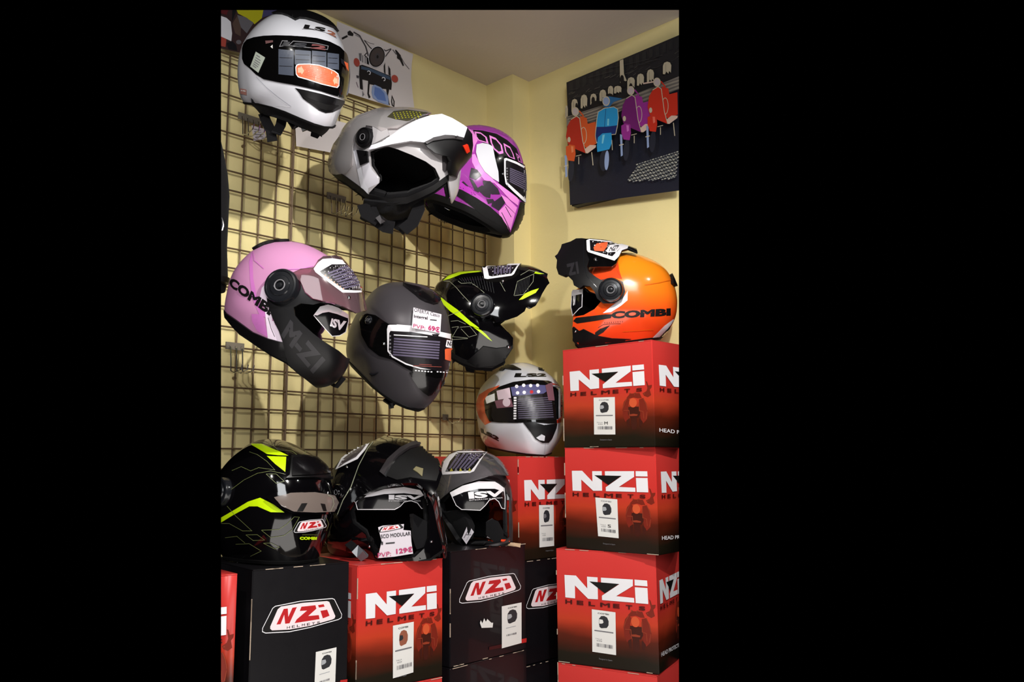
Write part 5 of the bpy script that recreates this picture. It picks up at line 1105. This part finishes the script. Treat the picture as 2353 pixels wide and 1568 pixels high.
def arm(lx, ly, tx, ty, Y, label, Hk):
    """wire arm from the grid into the hollow of a hanging helmet"""
    a = gx(lx, ly); T = HL[Hk][0].bvh(); d_ = (HL[Hk][0].M.translation-a).normalized(); h_ = T.ray_cast(a, d_); b = h_[0]+d_*.004 if h_[0] else on_axis(tx, ty, 1, Y); r = empty('display_bracket', a, None, label, 'bracket', 'wire brackets carrying the hanging helmets')
    bm = bmesh.new(); tube(bm, [a+Vector((0, .002, 0)), a+Vector((0, -.02, 0)), a.lerp(b, .5), b], .003, 8); finish(bm, 'arm_wire', M_chrome, r)
    bm = bmesh.new(); box_bm(bm, a+Vector((-.012, -.006, -.03)), a+Vector((.012, -.002, .03))); bmesh.ops.recalc_face_normals(bm, faces=bm.faces); finish(bm, 'back_plate', M_dullm, r, smooth=False)
for (tx, ty, Y, hx, hy, who, k_) in ((665, 150, 1.56, 690, 165, 'topmost white helmet', 0), (900, 350, 1.58, 905, 350, 'raised silver helmet', 1), (1080, 400, 1.66, 1075, 405, 'purple patterned helmet', 2), (640, 700, 1.50, 650, 705, 'matt pink helmet', 3), (910, 780, 1.53, 915, 785, 'matt dark grey helmet', 4), (1085, 720, 1.64, 1080, 722, 'neon lined black helmet', 5)):
    arm(hx, hy, tx, ty, Y, 'wire display bracket hidden behind the '+who, k_)
# ------------------------------------------------------------------ posters
C7 = crop(770, 40, 7.126); C8 = crop(1290, 80, 3.92)
def sheet(name, label, cat, quad, axis, v, draw, m, th=.0008, side='poster_sheet'):
    n = Vector((0, -1, 0)) if axis == 1 else Vector((-1, 0, 0)); fn = lambda x, y: (on_axis(x, y, axis, v), n)
    P = [fn(*q)[0] for q in quad]; r = empty(name, sum(P, Vector())/len(P), None, label, cat); bm = bmesh.new()
    a = [bm.verts.new(q) for q in P]; b = [bm.verts.new(q-n*th) for q in P]; bm.faces.new(a); bm.faces.new(b[::-1]); k = len(a)
    for i in range(k): bm.faces.new((a[i], b[i], b[(i+1) % k], a[(i+1) % k]))
    bmesh.ops.recalc_face_normals(bm, faces=bm.faces); o = finish(bm, side, m, r, smooth=False); o['cut'] = 2
    p = Print(fn, None, .0004); draw(p); p.build('printed_picture', r); return r
M_poster = mat('poster_paper', (214, 206, 204), .55); K = mat('ink_black', (22, 20, 24), .5); G1 = mat('ink_grey', (110, 106, 110), .5); G2 = mat('ink_mid_grey', (70, 66, 70), .5)
def bike(p):
    L = lambda pts, w_, m=K: p.line(C7(*pts), w_, m)
    L(((300,240),(400,300),(500,480),(545,640)), 3.2, G2); L(((470,370),(560,420),(640,440)), 1.2, G1); L(((480,380),(560,480),(600,520)), 2.0); L(((330,290),(430,340)), 1.2, G1); L(((730,490),(830,550),(915,515)), 2.4, G2); L(((815,650),(860,590),(915,520)), 2.4, G2); L(((520,580),(480,620),(540,680)), 2.0)
    L(((110,350),(200,305)), 4.6); p.poly(C7((200,240),(240,215),(300,270),(290,310),(240,300),(205,290)), K)
    p.poly(C7((975,535),(1000,535),(1070,620),(1125,790),(1105,800),(1055,700),(1010,670),(1010,620)), K); L(((940,530),(1000,610)), 1.6, G2); L(((1070,640),(1130,750),(1210,850)), 1.4, G1)
    for a, b in ((400,600),(405,720)): pass
    p.poly(C7((385,590),(430,590),(425,720),(395,700)), G1); p.poly(C7((510,640),(550,690),(550,780),(515,760)), K); p.poly(C7((440,620),(455,625),(455,740),(440,735)), G1); p.poly(C7((480,640),(495,650),(495,760),(482,750)), G1)
    p.poly(C7((865,790),(900,850),(905,960),(870,940)), K); p.poly(C7((790,800),(812,740),(822,940),(795,900)), K)
    p.poly(C7((395,790),(440,780),(560,820),(760,905),(905,965),(925,1080),(915,1190),(880,1180),(770,1170),(700,1140),(640,1110),(545,1092),(520,1040),(430,1015),(388,900)), K)
    p.poly(C7((420,800),(560,835),(740,905),(895,975),(900,1030),(740,965),(560,880),(420,850)), mat('ink_slate_blue', (64, 84, 108), .5))
    p.poly(C7((385,905),(440,1010),(450,1190),(402,1170)), K); p.poly(C7((530,1080),(560,1100),(548,1250),(575,1310),(545,1330),(522,1250)), K); p.poly(C7((830,1160),(880,1185),(860,1280),(880,1400),(895,1445),(870,1430),(845,1300)), K)
    p.polys(stroke_poly(C7((925,1290),(960,1380),(955,1460),(930,1440),(918,1380)), 2.4, True), K); p.poly(C7((440,1200),(470,1270),(440,1300)), G1); p.poly(C7((340,950),(385,960),(380,1000),(345,990)), G2); L(((340,1060),(370,1150)), 1.4, mat('ink_mauve', (120,100,116), .5))
    p.poly(C7((600,1130),(640,1105),(740,1150),(830,1235),(862,1310),(870,1440),(700,1385),(610,1320),(590,1230)), mat('ink_pale_blue', (140, 158, 196), .5)); p.poly(C7((640,1140),(730,1170),(800,1250),(830,1380),(690,1350),(630,1270)), mat('ink_blue', (92, 120, 180), .5))
    p.poly(C7((460,1030),(530,1045),(520,1240),(500,1310),(470,1240),(450,1130)), M_poster)
    p.ell(*C7((675,650))[0], 19, 25, M_white, 32, .25); p.ell(*C7((675,650))[0], 18, 24, K, 32, .25); p.ell(*C7((678,652))[0], 15.5, 21, mat('ink_lamp', (74, 66, 66), .4), 32, .25); p.ell(*C7((685,650))[0], 6, 9, G2, 20, .25); p.ell(*C7((685,650))[0], 2.5, 4, K, 12)
    p.ell(*C7((345,740))[0], 6.6, 10, mat('ink_orange_red', (176, 74, 62), .5), 24, -.3); p.ell(*C7((968,1008))[0], 7.2, 9, mat('ink_orange_red', (176, 74, 62), .5), 24, -.5)
    for x, y in ((545,905),(785,1010)): p.line(C7((x-28,y-5),(x-15,y-22),(x+8,y-20),(x+24,y+2),(x+18,y+30),(x-2,y+34)), 1.6, M_white)
sheet('motorcycle_poster', 'white poster with a front view of a motorcycle pinned below the ceiling', 'poster', C7((35,62),(400,215),(900,430),(1280,600),(1255,760),(1245,1000),(1275,1300),(1302,1520),(970,1478),(235,1245),(-40,1150),(-10,600)), 1, GY-.012, bike, M_poster)
def collage(p):
    p.poly(C1((195,60),(480,60),(470,130),(380,205),(300,140),(210,95)), mat('ink_yellow', (196, 190, 30), .5)); p.poly(C1((470,60),(610,60),(575,100),(455,140)), mat('ink_violet', (74, 70, 110), .5))
    p.poly(C1((20,115),(90,140),(135,180),(148,300),(140,380),(30,330)), M_white); p.poly(C1((150,200),(200,120),(240,230),(235,330),(180,300)), mat('ink_brown', (92, 72, 62), .5)); p.poly(C1((200,110),(280,130),(370,190),(300,300),(240,240)), G1); p.poly(C1((30,330),(90,360),(80,440),(30,430)), mat('ink_orange_red', (176, 74, 62), .5)); p.poly(C1((90,400),(150,380),(190,420),(200,480),(110,460)), K)
    p.ell(*C1((215,390))[0], 6, 5, G1); p.poly(C1((20,60),(110,60),(90,110),(20,90)), mat('ink_dark_red', (96, 30, 34), .5)); p.poly(C1((150,60),(195,60),(170,120),(145,180)), K)
sheet('photo_poster', 'dark colourful picture poster in the top left corner behind the white helmet', 'poster', C1((-60,20),(700,20),(700,200),(330,520),(40,455),(-60,430)), 1, GY-.012, collage, mat('poster_dark', (60, 40, 40), .5))
sheet('blank_paper_sheet', 'plain white paper sheet on the grid below the topmost white helmet', 'paper', [(677,250),(802,285),(800,358),(681,336)], 1, GY-.010, lambda p: None, M_poster)
def scooters(p):
    I = lambda n_, c: mat('ink_'+n_, c, .4)
    cream = I('cream', (196, 184, 158)); road = I('road', (132, 124, 116)); asp = I('asphalt', (26, 28, 40)); blk = I('deep', (20, 18, 22)); red = I('scooter_red', (176, 40, 24)); red2 = I('scooter_bright_red', (200, 48, 30)); org = I('scooter_orange', (206, 84, 36)); cy = I('cyan', (36, 146, 204)); nv = I('navy', (22, 40, 104)); pu = I('plum', (112, 28, 106)); pk = I('magenta', (150, 44, 140)); tyre = I('tyre', (34, 36, 48)); rim_ = I('pale_blue', (140, 160, 190)); dk = I('dark_grey', (52, 50, 52)); st = I('step', (214, 184, 168))
    q = lambda *a: C8(*a); E_ = lambda x, y, a, b, m, r=0: p.ell(*C8((x, y))[0], a/3.92, b/3.92, m, 24, r)
    rn = random.Random(9); ed = lambda x: 430-.4138*(x-45)
    for i in range(17): x = 70+i*60; p.poly(q((x,ed(x)+14),(x+34,ed(x+34)+14),(x+36,ed(x)+70+rn.random()*40),(x+1,ed(x)+90+rn.random()*30)), I('facade', (38, 38, 40)))
    for i in range(60):
        x = 60+rn.random()*1000; y = ed(x)+110+rn.random()*100; p.line(q((x,y),(x+20+rn.random()*60,y-9-rn.random()*26)), .6+rn.random()*.5, dk if i % 3 else I('dim_grey', (92, 88, 82)))
    for a in (((400,310),(560,280),(800,225)), ((250,390),(480,330)), ((90,500),(160,490)), ((640,300),(860,230)), ((760,250),(900,225))): p.line(q(*a), 1.0, dk)
    p.poly(q((536,238),(568,226),(575,360),(600,420),(540,440)), cream)
    for x, y, a, b in ((130,640,28,58),(215,605,30,62),(300,585,28,50),(385,555,30,56),(455,515,24,50),(520,500,34,34),(640,440,34,52),(725,410,32,54),(815,375,32,58),(965,305,38,56),(60,700,12,60)): p.poly(q((x-a,y+b),(x-a,y-b*.3),(x-a*.7,y-b*.8),(x,y-b),(x+a*.7,y-b*.85),(x+a,y-b*.4),(x+a*.9,y+b*.8),(x+a*.5,y+b*.5),(x+a*.3,y+b*.95),(x-a*.2,y+b*.6),(x-a*.5,y+b*1.05)), cream); p.line(q((x-a*.3,y-b*.6),(x-a*.3,y+b*.7)), .7, I('arch_grey', (120, 112, 98)))
    for x, y, a, b in ((150,650,10,30),(300,600,16,34),(340,640,60,40),(560,410,18,40),(575,450,22,30),(450,560,30,24),(640,470,14,26)): E_(x, y, a, b, blk)
    p.poly(q((60,745),(330,660),(600,575),(860,470),(1150,350),(1150,470),(820,600),(560,690),(330,790),(64,840)), road)
    for k in range(9): y0 = 760+k*9; p.line(q((62+k*9,y0),(400,y0-118+k*5),(800,y0-270+k*9),(1150,y0-380+k*6)), .8, cream if k % 2 else dk)
    p.poly(q((66,830),(330,790),(560,690),(820,600),(1150,470),(1150,1400),(95,1540)), asp); p.poly(q((66,840),(300,800),(310,1000),(80,1100)), dk)
    for r_ in range(20):
        for c_ in range(22):
            x = 1060-c_*24+(r_ % 2)*12; y = 1062+r_*17+c_*7.6
            if x > 600+abs(r_-9)*10+((r_*5+c_*3) % 4)*9 and y > 1045 and y < 1345-(x-600)*.06: E_(x, y, 10.5, 5.2, I('cobble', (122, 124, 122)) if (r_*7+c_*5) % 3 else I('cobble_light', (176, 174, 160)), -.35)
    for i in range(150):
        x = 130+rn.random()*900; y = 1130+rn.random()*330-(x-100)*.12; p.ell(*C8((x,y))[0], .8+rn.random()*.8, .5, I('asphalt_blue', (36, 42, 62)), 6)
    def scoot(dx, dy, body, body2, hl, oval=True):
        t = lambda *a: [(x+dx, y+dy) for x, y in a]
        E_(150+dx, 1250+dy, 26, 98, tyre, .08); p.poly(q(*t((92,1110),(112,1115),(118,1300),(100,1310))), rim_); p.line(q(*t((85,1210),(125,1200))), 2.0, cream)
        p.poly(q(*t((230,760),(290,778),(300,830),(372,812),(376,1010),(290,1052),(245,1000))), body2); E_(262+dx, 935+dy, 30, 76, cream); E_(262+dx, 935+dy, 25, 70, body2)
        p.poly(q(*t((270,1060),(320,1020),(376,1022),(372,1042),(300,1095),(282,1092))), st)
        p.poly(q(*t((105,945),(118,850),(150,792),(200,764),(226,782),(238,870),(254,980),(284,1094),(200,1060),(125,1015))), body); p.line(q(*t((150,792),(200,762),(228,782),(240,870),(256,985),(286,1094))), 1.6, cream)
        p.poly(q(*t((105,1035),(140,1015),(186,1024),(192,1100),(180,1165),(125,1158),(106,1100))), body2); p.poly(q(*t((150,1030),(172,1032),(174,1080),(156,1090))), hl)
        E_(133+dx, 972+dy, 14, 24, cream); E_(190+dx, 722+dy, 33, 40, cream); E_(190+dx, 722+dy, 24, 30, I('lamp_pink', (190, 176, 176))); p.line(q(*t((225,715),(262,760),(250,800))), 3.0, body2)
        p.line(q(*t((222,1125),(222,1192))), 1.6, cream); p.line(q(*t((338,1085),(350,1202))), 1.8, cream); p.line(q(*t((195,1120),(245,1108))), 1.4, cream)
    scoot(0, 0, red, org, I('gloss_orange', (226, 130, 84)))
    scoot(500, -185, pu, pk, I('gloss_magenta', (200, 110, 190)))
    scoot(738, -258, red2, red2, I('gloss_red', (232, 110, 90)))
    E_(452, 1160, 38, 96, tyre, .05); E_(478, 1160, 20, 88, rim_, .05)
    p.poly(q((385,800),(398,725),(455,692),(540,680),(578,700),(586,780),(576,862),(560,930),(470,940),(385,1010),(372,940)), cream); p.poly(q((391,800),(403,730),(457,698),(540,686),(573,704),(580,780),(572,850),(480,862),(386,866)), cy); p.poly(q((386,862),(480,860),(572,848),(556,925),(470,932),(388,1000),(378,940)), nv)
    p.line(q((470,700),(458,860)), 1.0, nv); p.poly(q((484,790),(500,790),(498,850),(482,850)), I('gloss_cyan', (120, 200, 224)))
    p.poly(q((400,955),(440,920),(520,914),(527,1000),(502,1062),(394,1086),(390,1030)), cy); p.poly(q((440,935),(462,930),(446,1010),(434,1010)), I('gloss_cyan', (120, 200, 224)))
    p.poly(q((440,600),(500,590),(620,610),(540,640),(500,690),(450,680)), I('blue_mid', (40, 100, 150))); E_(473, 632, 34, 44, cream); E_(473, 632, 26, 34, rim_); p.line(q((525,980),(530,1070)), 1.4, cream)
    p.line(q((330,685),(440,640)), 1.6, blk); p.line(q((805,478),(900,462)), 3.0, st)
sheet('scooter_canvas', 'canvas picture of red, blue and purple scooters hung on the right wall', 'picture', [C8((45,430))[0], (1640, 47), (1640, 396), C8((95,1545))[0]], 0, XW-.030, scooters, mat('canvas_dark', (30, 28, 32), .6), .029, 'canvas_frame')
# ------------------------------------------------------------------ sleeve of a jacket at the left edge
bm = bmesh.new(); W = [on_axis(x, y, 1, 1.62) for x, y in ((478, 300), (480, 345), (484, 400), (486, 450), (485, 510), (482, 570), (484, 640), (482, 668))]
tube(bm, W, [.022, .030, .036, .038, .036, .036, .036, .032], 20); r = empty('jacket_sleeve', W[0], None, 'black textile jacket sleeve hanging at the left edge of the view', 'jacket'); finish(bm, 'sleeve', M_fabric, r)
bm = bmesh.new(); W = [on_axis(x, y, 1, 1.60) for x, y in ((484, 640), (484, 652))]; tube(bm, W, [.040, .038], 20); finish(bm, 'cuff_band', M_mblack, r)
bm = bmesh.new(); W = [on_axis(x, y, 1, 1.585) for x, y in ((509, 500), (512, 508), (513, 520), (510, 530))]; tube(bm, W, .0016, 6); finish(bm, 'zip_puller', M_chrome, r)
bm = bmesh.new(); W = [on_axis(x, y, 1, 1.63) for x, y in ((480, 300), (490, 292))]; W = [W[0]+Vector((0, 0, .0)), W[0]+Vector((0, .1, .02)), Vector((W[0].x, GY-.002, W[0].z+.02))]; tube(bm, W, .003, 8); finish(bm, 'hanger_loop', M_mblack, r)
# ------------------------------------------------------------------ the modelled part of the shop ends where the photograph does
bpy.context.view_layer.update()
def cut_all():
    rl, rr, rt = ray(508, 784), ray(1560, 784), ray(1034, 23)
    pl = [(_U.cross(ray(508, 784))).normalized(), (_U.cross(ray(1560, 784))).normalized(), (_R.cross(ray(1034, 23))).normalized()]
    ref = ray(1034, 784); pl = [n if n.dot(ref) > 0 else -n for n in pl]
    for o in list(bpy.data.objects):
        if o.type != 'MESH' or o.get('kind') == 'structure' and o.name == 'floor': continue
        Mw = o.matrix_world; co = np.array([tuple(Mw @ v.co-CAM) for v in o.data.vertices])
        if not len(co): continue
        for n in pl:
            d = co @ np.array(n)
            if d.min() >= 0: continue
            me = o.data
            if me.users > 1: me = me.copy(); o.data = me
            bm = bmesh.new(); bm.from_mesh(me)
            inv = Mw.inverted(); pc = inv @ CAM; pn = (Mw.to_3x3().transposed() @ n).normalized()
            r = bmesh.ops.bisect_plane(bm, geom=bm.verts[:]+bm.edges[:]+bm.faces[:], plane_co=pc, plane_no=pn, clear_inner=True)
            if o.get('cut') == 2:
                ed = [e for e in r['geom_cut'] if isinstance(e, bmesh.types.BMEdge)]
                try: bmesh.ops.holes_fill(bm, edges=ed, sides=0)
                except Exception: pass
            bm.to_mesh(me); bm.free(); me.update()
            co = np.array([tuple(Mw @ v.co-CAM) for v in me.vertices]) if len(me.vertices) else np.zeros((0, 3))
            if not len(co): break
        if not len(o.data.vertices):
            for c in list(o.children): bpy.data.objects.remove(c)
            bpy.data.objects.remove(o)
    for o in list(bpy.data.objects):
        if o.type == 'EMPTY' and not o.children: bpy.data.objects.remove(o)
        elif 'cut' in o: del o['cut']
cut_all()
